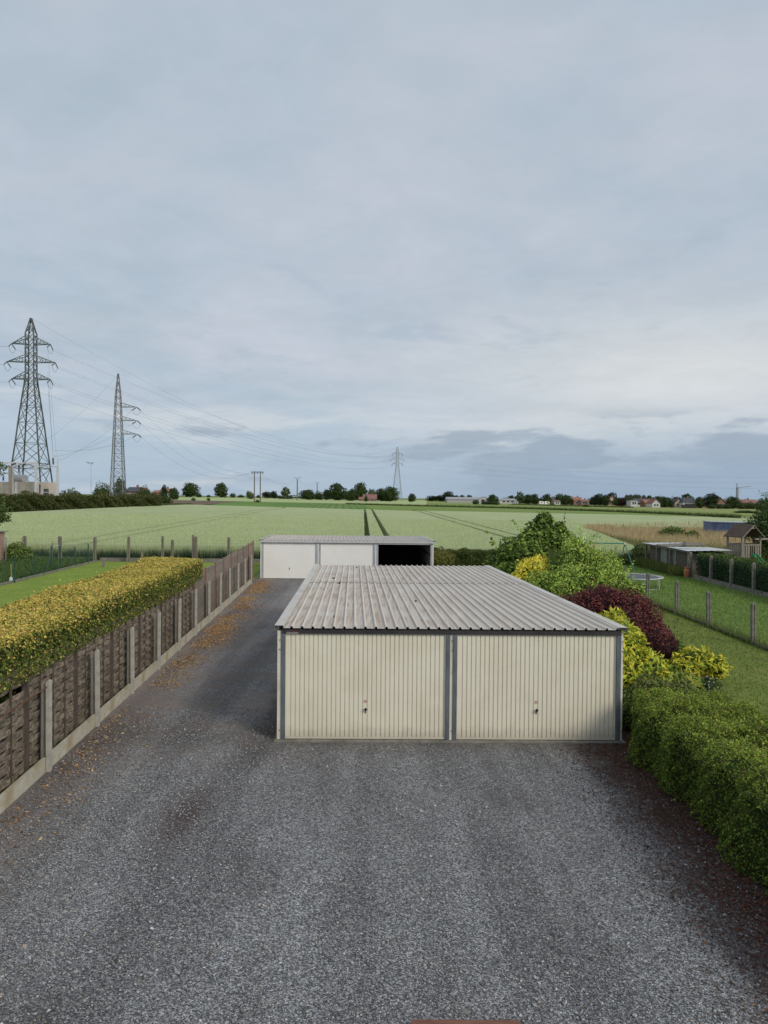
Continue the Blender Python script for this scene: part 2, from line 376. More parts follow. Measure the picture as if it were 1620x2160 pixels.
LAWN2 = lawn_material('mown_lawn_grass', (.20, .275, .045), (.26, .33, .06), (.15, .22, .035), (.29, .31, .09))
ROUGH = lawn_material('rough_grass', (.07, .12, .025), (.11, .16, .035), (.04, .075, .015), (.16, .17, .05))
def patch(name, pts_rows, z, m, kind='structure'):
    q = MB(); q.sheet([[(x0+(x1-x0)*k/8, y, z) for k in range(9)] for (y, x0, x1) in pts_rows])
    return tag(q.build(name, m, base=(0, 0, 0)), kind=kind)
patch('lawn', [(y, 5.9, 11.25) for y in (4, 12, 20, 28, 36, 46)], .022, LAWN1)
patch('lawn', [(y, 11.35, 17.4) for y in (10, 20, 28, 36, 46, 50)], .022, LAWN1)
patch('lawn', [(y, -18.3-.045*(y-33), flen(y)-.32) for y in (0, 10, 20, 30, 40, 46.9)], .022, LAWN2)
patch('meadow', [(y, -45, -18.5-.045*(y-33)) for y in (20, 30, 40, 47.5)], .02, ROUGH)
patch('meadow', [(y, 17.6, 45) for y in (10, 30, 48, 60)], .018, ROUGH)

# far fields, laid on the terrain
def strip(name, top, bot, m, off=.06, nx=24, ny=6):
    """top / bot: photo-pixel polylines, projected on the terrain"""
    def res(pl):
        xs = np.linspace(pl[0][0], pl[-1][0], nx); ys = np.interp(xs, [p[0] for p in pl], [p[1] for p in pl])
        return [ghit(x, y) for x, y in zip(xs, ys)]
    A = res(top); B = res(bot); q = MB()
    rows = []
    for i in range(ny):
        w = i/(ny-1); row = []
        for a, b_ in zip(A, B):
            X = b_[0]*(1-w)+a[0]*w; Y = b_[1]*(1-w)+a[1]*w; row.append((X, Y, float(terr(X, Y))+off))
        rows.append(row)
    q.sheet(rows); return tag(q.build(name, m, base=(0, 0, 0)), kind='structure')
PLOUGH = mat('ploughed_soil', (.165, .115, .085), (.215, .155, .115), .35, .95, .1, fine=.3, fscale=3)
def rowcrop():
    m, N, b = newmat('row_crop', .9, .1); v = coords(N); x, y, z = N.sep(v)
    s = N.m('SINE', N.m('MULTIPLY', N.m('ADD', x, N.m('MULTIPLY', y, .06)), 2.6))
    k = N.m('MULTIPLY', N.mr(s, .1, .8), N.mr(x, -48, -30))
    col = N.mix(N.m('MULTIPLY', k, .7), N.mix(N.mr(N.noise(v, .08, 4, .6), .4, .6), (.115, .215, .045), (.15, .25, .06)), (.10, .13, .05))
    N.l(col, b.inputs['Base Color']); return m
PALEW = mat('far_wheat', (.38, .45, .20), (.43, .49, .24), .05, .9, .1, fine=.15, fscale=2)
GREENF = mat('green_field', (.165, .25, .055), (.21, .28, .075), .06, .9, .1, (.4, 2, 1), fine=.2, fscale=1.5, c3=(.25, .29, .10), s3=.03)
GREENF2 = mat('yellow_green_field', (.235, .285, .085), (.28, .31, .11), .05, .9, .1, (.4, 2, 1), fine=.15, fscale=1.5)
DITCHG = mat('bank_grass', (.065, .095, .025), (.12, .15, .045), .5, .9, .1)
strip('far_wheat_field', [(360, 1049.5), (640, 1052), (900, 1056)], [(360, 1056), (560, 1060), (900, 1067)], PALEW, .25)
strip('ploughed_field', [(330, 1055), (540, 1058)], [(330, 1069), (400, 1067.5), (470, 1063), (540, 1059)], PLOUGH, .2)
strip('row_crop_field', [(470, 1062), (540, 1058.4), (640, 1060), (760, 1063)], [(430, 1069), (540, 1071), (640, 1073.5), (790, 1077)], rowcrop(), .22)
strip('green_field', [(740, 1063.5), (900, 1068), (1100, 1073), (1300, 1080), (1500, 1091)], [(740, 1077), (900, 1080), (1100, 1083.5), (1300, 1089), (1500, 1097)], GREENF, .14)
strip('green_field', [(900, 1057.5), (1200, 1064), (1400, 1069.5), (1620, 1074)], [(900, 1067), (1200, 1074), (1400, 1083), (1620, 1090)], GREENF2, .1)
strip('green_field', [(860, 1060.5), (1200, 1070), (1400, 1077.5), (1560, 1084)], [(860, 1067), (1200, 1075), (1400, 1083), (1560, 1092)], GREENF, .2)

# ------------------------------------------------------------------ leaf tools
def unit(a): return a/np.maximum(np.linalg.norm(a, axis=1, keepdims=True), 1e-9)
def leafgeo(P, N, size, cols, aspect=.5, fold=.18):
    n = len(P); size = np.asarray(size).reshape(-1, 1)*np.ones((n, 1))
    N = unit(N); R = unit(rng.normal(size=(n, 3))); T = unit(np.cross(N, R)); B = np.cross(N, T)
    tip = P + T*size*.5; bas = P - T*size*.5
    l = P + B*size*aspect*.5 - N*size*fold*.5 + T*size*.05; r = P - B*size*aspect*.5 - N*size*fold*.5 + T*size*.05
    V = np.stack([bas, l, tip, r], 1).reshape(-1, 3)
    i = np.arange(n)*4
    F = np.concatenate([np.stack([i, i+2, i+1], 1), np.stack([i, i+3, i+2], 1)])
    return V, F, np.repeat(cols, 4, 0)
def pick(pal, n, w=None):
    pal = np.array(pal, float); i = rng.choice(len(pal), n, p=None if w is None else np.array(w)/sum(w))
    return pal[i]*rng.uniform(.8, 1.2, (n, 1))*rng.uniform(.93, 1.07, (n, 3))
def lump(D, ph, amp=.1):
    return 1 + amp*(np.sin(4.1*D[:, 0]+ph)*np.sin(3.7*D[:, 1]+2*ph)+.7*np.sin(7.3*D[:, 2]+3*ph+2*D[:, 0])+.5*np.sin(9*D[:, 1]-5*D[:, 0]+ph))
def blobs_pts(blobs, n, jit=.10, zmin=.03, amp=.1):
    Bb = np.array(blobs, float); ar = Bb[:, 3]*Bb[:, 4]+Bb[:, 4]*Bb[:, 5]+Bb[:, 3]*Bb[:, 5]
    i = rng.choice(len(Bb), n*2, p=ar/ar.sum()); D = unit(rng.normal(size=(n*2, 3)))
    rr = (1-np.abs(rng.normal(size=(n*2, 1)))*jit)*np.stack([lump(D[k:k+1], i[k]*1.7+.3, amp) for k in range(0)] or [np.ones((n*2,))], 0).reshape(-1, 1)
    ph = i*1.7+.3
    lm = 1 + amp*(np.sin(4.1*D[:, 0]+ph)*np.sin(3.7*D[:, 1]+2*ph)+.7*np.sin(7.3*D[:, 2]+3*ph+2*D[:, 0])+.5*np.sin(9*D[:, 1]-5*D[:, 0]+ph))
    rr = rr*lm.reshape(-1, 1)
    P = Bb[i, :3] + D*Bb[i, 3:6]*rr; Nn = unit(D/Bb[i, 3:6])
    keep = P[:, 2] > zmin
    for k in range(len(Bb)):
        q = np.linalg.norm((P-Bb[k, :3])/Bb[k, 3:6], axis=1); keep &= ~((q < .8) & (i != k))
    P = P[keep][:n]; Nn = Nn[keep][:n]; return P, Nn
def ball(mb, c, r, n=10, m=7):
    pr = [(math.sin(math.pi*k/m), -math.cos(math.pi*k/m)) for k in range(m+1)]
    V = [(c[0]+r[0]*a*math.cos(2*math.pi*j/n), c[1]+r[1]*a*math.sin(2*math.pi*j/n), c[2]+r[2]*h) for a, h in pr for j in range(n)]
    mb.add(V, [(i*n+k, i*n+(k+1) % n, (i+1)*n+(k+1) % n, (i+1)*n+k) for i in range(m) for k in range(n)])
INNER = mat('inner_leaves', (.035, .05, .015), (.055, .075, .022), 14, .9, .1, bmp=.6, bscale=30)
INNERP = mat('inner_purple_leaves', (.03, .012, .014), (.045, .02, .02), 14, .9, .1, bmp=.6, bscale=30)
def bush(name, label, cat, blobs, n, size, pal, w=None, mat_=None, aspect=.5, nmix=(.7, .35, .7), stems=4, core=.78, inner=None, top=None, group=None, amp=.1, jit=.1, sprigs=0):
    Bb = np.array(blobs, float); base = (Bb[:, 0].mean(), Bb[:, 1].mean(), 0.0)
    base = (base[0], base[1], float(terr(base[0], base[1])))
    t = empty(name, base, label, cat, group)
    P, Nn = blobs_pts(blobs, n, jit=jit, zmin=base[2]+.03, amp=amp)
    cols = pick(pal, len(P), w)
    if top is not None:
        f = (Nn[:, 2] > .25) & (rng.random(len(P)) < top[1]); cols[f] = pick(top[0], f.sum())
    if sprigs:
        k = rng.integers(0, len(P), sprigs); k = k[Nn[k, 2] > -.1]; ex = []
        for j in k:
            L = rng.uniform(.5, 2.2)*size*3; d = unit((Nn[j]+[0, 0, .9]+rng.normal(size=3)*.35)[None])[0]
            for q in np.linspace(0, L, 12): ex.append((*(P[j]+d*q+rng.normal(size=3)*size*.3), *(Nn[j]), *cols[j]))
        ex = np.array(ex); P = np.vstack([P, ex[:, :3]]); Nn = np.vstack([Nn, ex[:, 3:6]]); cols = np.vstack([cols, ex[:, 6:9]])
    NN = Nn*nmix[0] + np.array([0, 0, nmix[1]]) + rng.normal(size=P.shape)*nmix[2]
    V, F, C = leafgeo(P - np.array(base), NN, size*rng.uniform(.65, 1.3, len(P)), cols, aspect)
    link('foliage', fastmesh('foliage', V, F, C), mat_ or LEAF, t)
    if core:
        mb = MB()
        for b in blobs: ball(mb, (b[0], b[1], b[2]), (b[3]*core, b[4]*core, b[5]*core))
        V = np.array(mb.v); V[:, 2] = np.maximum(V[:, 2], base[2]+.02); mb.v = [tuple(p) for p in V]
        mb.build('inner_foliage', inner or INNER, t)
    if stems:
        mb = MB()
        for k in range(stems):
            b = Bb[rng.integers(len(Bb))]; a = rng.uniform(0, 6.28)
            p0 = np.array(base)+[.12*math.cos(a), .12*math.sin(a), -.02]; p1 = b[:3]
            mb.tube([p0, p0*.5+p1*.5+rng.normal(size=3)*.05, p1], [.035, .025, .012], 5)
        mb.build('stem', BARK, t)
    return t

# ------------------------------------------------------------------ front double garage (cream)
GW, GD = 6.24, 12.95; GX, GY = -1.895, 12.74
def gmap(V):
    V = np.array(V, float); u = V[:, 0].copy(); v = V[:, 1].copy()
    V[:, 0] = GX + u - .042*v; V[:, 1] = GY + v + .012*u; return V
def trap(u0, n, pitch, gap, depth, z_or_y):      # ribbed profile helper: list of (u, offset)
    pr = []
    for k in range(n):
        a = u0 + k*pitch
        pr += [(a, 0.0), (a+pitch-gap, 0.0), (a+pitch-gap*.8, depth), (a+pitch-gap*.2, depth)]
    pr.append((u0+n*pitch, 0.0)); return pr
garage = empty('garage', gmap([(GW/2, GD/2, 0)])[0], 'cream double garage with ribbed doors and a corrugated metal roof', 'garage')
def G(): return MB(gmap)
G().box(-.05, GW+.05, -.10, GD+.1, -.02, .032).build('slab', CONCD, garage)
ZR0, ZR1 = 2.055, 1.925
def zr(v): return ZR0 + (ZR1-ZR0)*v/GD
def ribwall(u, v0, v1, z0, zf, sgn):
    q = G(); pr = trap(v0, int((v1-v0)/.13), (v1-v0)/int((v1-v0)/.13), .035, .018, 0)
    q.sheet([[(u+sgn*o, v, z0) for v, o in pr], [(u+sgn*o, v, zf(v)) for v, o in pr]]); return q
ribwall(0.012, .07, GD, .036, lambda v: zr(v)-.02, 1).build('side_wall', CREAMS, garage)
ribwall(GW-.012, .07, GD, .036, lambda v: zr(v)-.02, -1).build('side_wall', CREAMS, garage)
G().box(.02, GW-.02, GD-.04, GD-.01, .036, zr(GD)-.02).build('rear_wall', CREAMS, garage)
for (a, b_) in ((0.0, .068), (3.107, 3.162), (6.2, GW)):
    cs = G().box(a, b_, -.012, .06, .036, 2.0).build('corner_strip', CREAMS, garage)
    for zz in (1.83, 1.66, .2):
        q = G(); q.lathe([(.011, -.0135), (.011, -.02), (.006, -.023)], ((a+b_)/2+.012, 0, zz), 'y', 8); q.build('screw', RUST, cs)
for (a, b_) in ((.07, .142), (3.037, 3.105), (3.164, 3.236), (6.122, 6.198)):
    G().box(a, b_, -.03, .05, .03, 1.948).build('door_post', STEEL, garage)
lint = G().box(.07, 6.198, -.034, .05, 1.95, 2.035).build('lintel', DARKMET, garage)
# maker's plate: blue-grey and red print over a pale line, too worn to read
PLATE = mat('plate_pale', (.34, .29, .28), (.40, .35, .34), 30, .5); PLATER = mat('plate_red', (.13, .035, .035), (.17, .05, .05), 40, .5); PLATEB = mat('plate_blue', (.07, .075, .11), (.09, .09, .13), 40, .5)
pl = G().box(.165, .375, -.042, -.0345, 1.954, 1.970).build('maker_plate', PLATE, garage)
G().box(.165, .235, -.042, -.0345, 1.972, 1.996).build('print_block', PLATEB, pl); G().box(.247, .350, -.042, -.0345, 1.972, 1.998).build('print_block', PLATER, pl)
def make_door(t, fmap, u0, u1, z0, z1, m, pitch, ribs_gap=.019, depth=.017, handle=True, sticker=True, v=.006):
    q = MB(fmap); n = round((u1-u0-.05)/pitch); pr = trap(u0+.025, n, (u1-u0-.05)/n, ribs_gap, depth, 0)
    q.sheet([[(u, v+o, z0+.035) for u, o in pr], [(u, v+o, z1) for u, o in pr]])
    d = q.build('door', m, t)
    q = MB(fmap); q.box(u0, u1, v-.008, v+.02, z0, z0+.033); q.box(u0, u0+.024, v-.006, v+.02, z0+.034, z1); q.box(u1-.024, u1, v-.006, v+.02, z0+.034, z1)
    q.build('door_frame', m, d)
    uc = (u0+u1)/2+.005
    if handle:
        q = MB(fmap); q.lathe([(.012, 0.0), (.012, -.028), (.024, -.034), (.026, -.05), (.018, -.06)], (uc, v-.002, z0+.545), 'y', 12); q.build('handle', BLACK, d)
        q = MB(fmap); q.box(uc-.008, uc+.008, v-.012, v-.001, z0+.475, z0+.515); q.lathe([(.011, 0), (.011, -.012)], (uc, v-.001, z0+.478), 'y', 8); q.build('keyhole_plate', BLACK, d)
    if sticker:
        q = MB(fmap); q.box(uc-.034, uc+.026, v-.004, v-.001, z0+.655, z0+.705); q.build('sticker', PINK, d)
    return d
make_door(garage, gmap, .145, 3.034, .045, 1.945, CREAM, .0803)
make_door(garage, gmap, 3.239, 6.119, .045, 1.945, CREAM, .0803)
# roof: trapezoidal sheets laid in two rows, the front row lapped under the rear one
NR = 32; U0, U1 = .10, 6.14; PR = (U1-U0)/NR
def roofsheet(fmap, u0, nr, pitch, v0, v1, zf, rib=.034, z_off=0.0):
    pr = []
    for k in range(nr):
        a = u0+k*pitch
        pr += [(a, 0), (a+pitch*.30, 0), (a+pitch*.33, .003), (a+pitch*.36, 0), (a+pitch*.70, 0), (a+pitch*.78, rib), (a+pitch*.90, rib), (a+pitch*.985, 0)]
    pr.append((u0+nr*pitch*.9995, 0))
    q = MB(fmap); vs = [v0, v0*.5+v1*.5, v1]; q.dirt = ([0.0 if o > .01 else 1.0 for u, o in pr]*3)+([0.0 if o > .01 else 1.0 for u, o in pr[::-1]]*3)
    q.sheet([[(u, v, zf(v)+o+z_off) for u, o in pr] for v in vs])
    q.sheet([[(u, v, zf(v)+o+z_off-.003) for u, o in pr[::-1]] for v in vs])
    return q
for k in range(8):
    roofsheet(gmap, U0+k*4*PR, 4, PR, -.07, 7.42, zr, rib=.036, z_off=.0005*(k % 2)).build('roof_sheet', ROOFM, garage)
for k in range(8):
    roofsheet(gmap, U0+k*4*PR, 4, PR, 7.30, GD+.06, zr, rib=.036, z_off=.011+.0005*(k % 2)).build('roof_sheet', ROOFM, garage)
for s_, ue in ((1, -.045), (-1, GW+.05)):
    for (va, vb, dz) in ((-.09, 4.05, 0), (4.0, 9.3, .004), (9.25, GD+.08, 0.0)):
        q = G(); a, b_ = ue, ue+s_*.155
        zs = lambda v: zr(v)+.05+dz
        prof = [(a, -.10), (a, 0), (b_, .0), (b_+s_*.008, -.035)]
        q.sheet([[(u, v, zs(v)+o) for u, o in prof] for v in (va, vb)]); q.sheet([[(u-s_*.003, v, zs(v)+o-.003) for u, o in prof[::-1]] for v in (va, vb)])
        q.build('flashing', FLASH, garage)
MOSS = mat('dark_moss', (.05, .045, .035), (.09, .085, .05), 30, .95, .1, bmp=.8, bscale=60)
for k, (px, py, s) in enumerate(((704, 1220, .05), (717, 1231, .055), (760, 1204, .04), (752, 1195, .035), (877, 1272, .03), (706, 1308, .03))):
    p = atz(px, py, 1.99); v = (p[1]-GY); q = MB(); ball(q, (p[0], p[1], zr(v)+.02), (s, s*.9, s*.5), 7, 5)
    q.v = [(a+random.uniform(-.008, .008), b_+random.uniform(-.008, .008), c+random.uniform(-.006, .006)) for a, b_, c in q.v]
    tag(q.build('moss_tuft', MOSS), 'small dark moss tuft on the cream garage roof, '+('just behind the sheet seam', 'before the sheet seam', 'near the rear edge', 'closest to the rear edge', 'alone in the middle of the roof', 'near the front eave')[k], 'moss', 'dark moss tufts on the garage roof')

# ------------------------------------------------------------------ rear garage row (white, third bay open)
RX, RY, RW, RD = -6.6, 38.05, 9.28, 6.4
def rmap(V):
    V = np.array(V, float); u = V[:, 0].copy(); v = V[:, 1].copy()
    V[:, 0] = RX + u - .055*v; V[:, 1] = RY + v + .012*u; return V
def Rm(): return MB(rmap)
rgar = empty('garage', rmap([(RW/2, RD/2, 0)])[0], 'row of three white garages at the field edge, right bay standing open', 'garage')
Rm().box(-.05, RW+.05, -.12, RD+.05, -.02, .03).build('slab', CONCD, rgar)
for u in (0.0, RW-.05): Rm().box(u, u+.05, 0.0, RD, .031, 2.0).build('side_wall', WHITED, rgar)
Rm().box(.06, RW-.06, RD-.06, RD-.01, .031, 1.94).build('rear_wall', INSIDE, rgar)  # rear wall and partitions near black, the open bay's gloom in their colour
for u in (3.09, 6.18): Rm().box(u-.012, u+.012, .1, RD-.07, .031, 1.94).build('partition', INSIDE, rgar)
iw = Rm().box(RW-.075, RW-.055, .12, RD-.07, .031, 1.94).build('inner_wall', INWALL, rgar)
for zz in (.55, 1.25): Rm().box(RW-.10, RW-.077, .12, RD-.07, zz, zz+.07).build('wall_rail', INSIDE, iw)
for u in (.06, 2.96, 3.12, 6.05, 6.21, 9.12):
    Rm().box(u, u+.10, -.02, .06, .031, 1.955).build('door_post', GALV, rgar)
for u in (0.0, 3.063, 6.153, 9.225): Rm().box(u+.004, u+.052, -.012, .05, .031, 1.96).build('corner_strip', WHITED, rgar)
for a in (0, 3.095, 6.185):
    Rm().box(a-.03 if a == 0 else a+.006, a+3.085 if a < 6 else RW+.04, -.10, -.06, 1.965, 2.075).build('fascia', FASCIA, rgar)
make_door(rgar, rmap, .165, 2.955, .04, 1.95, WHITED, .0803, depth=.01, sticker=False, v=.02)
make_door(rgar, rmap, 3.225, 6.045, .04, 1.95, WHITED, .0803, depth=.01, sticker=False, v=.02)
od = Rm().box(6.33, 9.10, -.04, 2.0, 1.90, 1.945).build('open_door', WHITED, rgar)
def zr2(v): return 2.075 - .012*v
for k in range(9): roofsheet(rmap, -.03+k*1.033, 5, .2066, -.058, RD+.1, zr2, rib=.03, z_off=.0005*(k % 2)).build('roof_sheet', ROOFR, rgar)
for s_, ue in ((1, -.06), (-1, RW+.07)):
    q = Rm(); prof = [(ue, -.08), (ue, .045), (ue+s_*.13, .045)]
    q.sheet([[(u, v, zr2(v)+o) for u, o in prof] for v in (-.11, RD+.1)]); q.sheet([[(u-s_*.003, v, zr2(v)+o-.003) for u, o in prof[::-1]] for v in (-.11, RD+.1)]); q.build('flashing', FLASH, rgar)

# ------------------------------------------------------------------ left boundary: concrete posts, kerb plates, wire mesh
FA = math.pi/2 + math.atan(.055); FS = math.hypot(1, .055)
P0Y = 11.23 - 2.23
cf = empty('concrete_fence', (flen(P0Y), P0Y, 0), 'low fence of round-topped concrete posts and kerb slabs beside the gravel', 'fence', rz=FA)
def post_mesh(h):
    q = MB()
    def bar(y0, y1, hh, r):
        yc = (y0+y1)/2; pr = [(y0, -.1), (y1, -.1), (y1, hh-r)] + [(yc+(y1-yc)*math.cos(a), hh-r+r*math.sin(a)) for a in np.linspace(.3, math.pi-.3, 6)] + [(y0, hh-r)]
        q.prism([(-.042, y, z) for y, z in pr], (.084, 0, 0))
    bar(-.075, -.012, h, .04); q.box(-.015, .015, -.012, .012, -.1, h-.08)
    return q
PM = post_mesh(1.48).mesh('post'); BTM = MB().box(-.035, .035, .035, .07, .2, 1.42).mesh('batten'); BTW = mat('grey_batten', (.22, .20, .165), (.30, .28, .235), 4, .85, .15, (5, 5, .6), fine=.3, fscale=20)
NP = 13
for k in range(NP):
    link('batten', BTM, BTW, cf, (k*2.23*FS, 0, random.uniform(-.03, .02)), (0, random.uniform(-.012, .012), 0))
    link('post', PM, CONC, cf, (k*2.23*FS, 0, random.uniform(-.02, .02)), (random.uniform(-.012, .012), random.uniform(-.012, .012), 0))
KM = MB().box(.06, 2.23*FS-.06, -.015, .027, -.05, .25).mesh('kerb_slab')
WIREF = mat('dull_fence_wire', (.10, .095, .085), (.13, .12, .11), 8, .6)
KN = MB()
z = np.linspace(.27, 1.34, 11)
for i in range(41): KN.tube([(.06+i*.053, 0, .26), (.06+i*.053, 0, 1.36)], .0011, 3, False)
for zz in z: KN.tube([(.06, 0, zz), (2.18, 0, zz)], .0011, 3, False)
KN.tube([(.0, 0, 1.36), (2.23, 0, 1.36)], .003, 4, False)
KNM = KN.mesh('wire_mesh')
for k in range(NP-1):
    link('kerb_slab', KM, KERBC, cf, (k*2.23*FS, 0, random.uniform(-.012, .006)))
    link('wire_mesh', KNM, WIREF, cf, (k*2.23*FS, 0, 0))
MB().tube([(-.2, -.02, 1.33), (2.2, -.03, 1.36)], .010, 6).build('rusty_rod', RUST, cf, local=True)

# woven fence panels behind it
WY0 = 8.87
wf = empty('woven_fence', (flen(WY0)-.17, WY0, 0), 'weathered grey-brown woven slat fence below the golden hedge', 'fence', rz=FA)
def slat_mesh(phase):
    q = MB(); n = 15; L = 1.93; pts = []
    for i in range(n):
        x = .035 + L*i/(n-1); pts.append((x, .018*math.sin(2*math.pi*x/.56+phase)))
    h = .087; t = .003
    rows = [[(x, y-t, 0) for x, y in pts], [(x, y-t, h) for x, y in pts], [(x, y+t, h) for x, y in pts], [(x, y+t, 0) for x, y in pts]]
    q.sheet(rows); return q.mesh('slat')
SM = [slat_mesh(0), slat_mesh(math.pi)]
FPM = MB().box(-.055, .03, -.05, .03, -.05, 1.83).mesh('fence_post')
BAT = MB().box(-.014, .014, -.028, .002, .1, 1.79).mesh('batten')
for k in range(7):
    x0 = k*2.0
    q = MB(); q.box(x0+.03, x0+1.97, -.032, -.022, 1.742, 1.778); q.box(x0+.03, x0+1.97, .022, .032, 1.742, 1.778)
    pn = q.build('fence_panel', WEAVE, wf, local=True)
    for r in range(18):
        if k == 0 and r == 14: continue
        link('slat', SM[(r) % 2], WEAVE, pn, (x0+.005, 0, .15+r*.0905), (random.uniform(-.06, .06), random.uniform(-.005, .005), random.uniform(-.004, .004)))
    for bx in (.5, 1.0, 1.5): link('batten', BAT, FPOST, pn, (x0+bx, 0, 0))
for k in range(8): link('post', FPM, FPOST, wf, (k*2.0, 0, random.uniform(-.03, .03)))

# boarded fence further back
PY0 = 23.0
pf = empty('plank_fence', (flen(PY0)-.17, PY0, 0), 'grey horizontal plank fence with brown posts running to the white garages', 'fence', rz=FA)
PKM = MB().box(.0, 1.78, -.014, .014, 0, .148).mesh('plank')
PPM = MB().box(-.035, .035, -.05, .02, -.05, 1.95).mesh('post')
npan = 8
for k in range(npan+1): link('post', PPM, RPOST, pf, (k*1.85, -.01, -.07+k*.022))
for k in range(npan):
    q = MB().box(k*1.85+.03, k*1.85+1.82, -.02, .02, 1.80+k*.022, 1.84+k*.022); pn = q.build('fence_panel', PLANK, pf, local=True)
    for r in range(12): link('plank', PKM, PLANK, pn, (k*1.85+.035, random.uniform(-.004, .004), .02+k*.022+r*.1485))

# ------------------------------------------------------------------ hedges
def hedge(name, label, rows, n, size, side_pal, top_pal, top_frac, side_frac, zfun=None, sidew=None, mat_=None, aspect=.5, lumpf=.06, lumpk=2.3, sprig=0.0, core_mat=None, endcaps=True, rnd=.18, nmix=(.7, .3, .8), clump=0.0, shoots=0):
    """rows: (cx, cy, halfwidth, z0, z1) stations along the hedge"""
    S = np.array(rows, float); base = (S[:, 0].mean(), S[:, 1].mean(), S[:, 3].min())
    t = empty(name, base, label, 'hedge')
    seg = np.linalg.norm(np.diff(S[:, :2], axis=0), axis=1); cum = np.concatenate([[0], np.cumsum(seg)]); L = cum[-1]
    hw = S[:, 2].mean(); hh = (S[:, 4]-S[:, 3]).mean()
    def at(s):
        return [np.interp(s, cum, S[:, i]) for i in range(5)]
    def place(s, a, off):    # a in [0,1]: up the left side, across the top, down the right side
        cx, cy, w, z0, z1 = at(s)
        i = np.clip(np.searchsorted(cum, s)-1, 0, len(seg)-1); d = np.diff(S[:, :2], axis=0)[i]/seg[i][:, None]
        nx, ny = d[:, 1], -d[:, 0]     # to the right of travel
        h = z1-z0; per = 2*h+2*w; q = a*per
        lat = np.where(q < h, -w, np.where(q < h+2*w, -w+(q-h), w)); zz = np.where(q < h, z0+q, np.where(q < h+2*w, z1, z1-(q-h-2*w)))
        nl = np.where(q < h, -1., np.where(q < h+2*w, 0., 1.)); nz = np.where((q >= h) & (q < h+2*w), 1., 0.)
        # rounded shoulders
        e1 = np.clip(1-np.abs(np.abs(lat)-w)/rnd, 0, 1)*nz; zz = zz - e1**2*rnd*.6
        e2 = np.clip(1-np.abs(zz-z1)/rnd, 0, 1)*(1-nz); lat = lat - np.sign(lat)*e2**2*rnd*.6
        lp = lumpf*(np.sin(lumpk*s+1.3*lat)+np.sin(lumpk*2.1*s+3*zz+1)+np.sin(lumpk*1.7*lat+2.2*zz+s*.6))
        if clump: lp = lp + clump*(np.sin(s*19+zz*11+lat*7)*np.sin(zz*19-lat*15+s*7)+.6*np.sin(s*47+lat*37)*np.sin(zz*43+lat*33+2))
        o = off+lp
        lat = lat + nl*o; zz = zz + nz*o
        P = np.stack([cx+nx*lat, cy+ny*lat, zz], 1); N = np.stack([nx*nl, ny*nl, nz], 1); return P, N
    s = rng.uniform(0, L, n); a = rng.random(n); P, N = place(s, a, -np.abs(rng.normal(size=n))*size*.9+size*.3)
    if endcaps:
        m = int(n*(2*hw*hh)/(L*(2*hh+2*hw)))
        for end in (0, 1):
            i = 0 if end == 0 else -1; cx, cy, w, z0, z1 = S[i]; d = (S[1, :2]-S[0, :2]) if end == 0 else (S[-1, :2]-S[-2, :2]); d = d/np.linalg.norm(d)*(-1 if end == 0 else 1)
            la = rng.uniform(-w, w, m); zz = rng.uniform(z0, z1, m); bul = .16*(1-(la/w)**2)*rnd/.18 + rng.normal(size=m)*size*.5
            Pe = np.stack([cx+d[0]*bul-d[1]*la*(1), cy+d[1]*bul+d[0]*la, zz], 1); P = np.vstack([P, Pe]); N = np.vstack([N, np.tile([d[0], d[1], 0.], (m, 1))])
    if shoots:
        k = rng.choice(np.where(N[:, 2] > .5)[0], shoots); Lsh = rng.uniform(1.0, 3.2, shoots)*size; dv = unit(np.array([0, 0, 1.])+rng.normal(size=(shoots, 3))*.35)
        for f_ in (.35, .6, .8, 1.0): P = np.vstack([P, P[k]+dv*(Lsh*f_)[:, None]+rng.normal(size=(shoots, 3))*size*.2]); N = np.vstack([N, N[k]])
    n = len(P)
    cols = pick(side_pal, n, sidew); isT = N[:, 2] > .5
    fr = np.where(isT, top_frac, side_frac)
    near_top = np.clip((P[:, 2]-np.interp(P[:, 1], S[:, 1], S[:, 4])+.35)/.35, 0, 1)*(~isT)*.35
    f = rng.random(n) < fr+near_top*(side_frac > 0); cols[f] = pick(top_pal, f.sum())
    NN = N*nmix[0]+np.array([0, 0, nmix[1]])+rng.normal(size=P.shape)*nmix[2]
    V, F, C = leafgeo(P-np.array(base), NN, size*rng.uniform(.6, 1.35, n), cols, aspect)
    link('foliage', fastmesh('foliage', V, F, C), mat_ or LEAF, t)
    q = MB(); ss = np.linspace(.02, L-.02, max(8, int(L*2))); rws = []
    for sv in ss:
        aa = np.linspace(0, 1, 15); Pc, _ = place(np.full(15, sv), aa, -size*1.6-.05-clump*1.3); rws.append([tuple(p) for p in Pc])
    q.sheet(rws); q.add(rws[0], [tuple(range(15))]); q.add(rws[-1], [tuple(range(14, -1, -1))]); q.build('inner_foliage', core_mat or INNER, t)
    mb = MB()
    for sv in np.arange(.6, L, 2.0):
        cx, cy, w, z0, z1 = at(np.array([sv])); mb.tube([(cx[0], cy[0], z0[0]-.02), (cx[0]+.05, cy[0], z0[0]+(z1[0]-z0[0])*.7)], [.05, .03], 6)
    mb.build('stem', BARK, t)
    return t
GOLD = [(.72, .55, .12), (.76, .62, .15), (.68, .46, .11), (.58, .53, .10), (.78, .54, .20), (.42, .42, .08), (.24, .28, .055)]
HG = [(.09, .14, .025), (.15, .21, .038), (.05, .085, .016), (.23, .27, .05), (.13, .095, .04)]
hr = []; hl = []
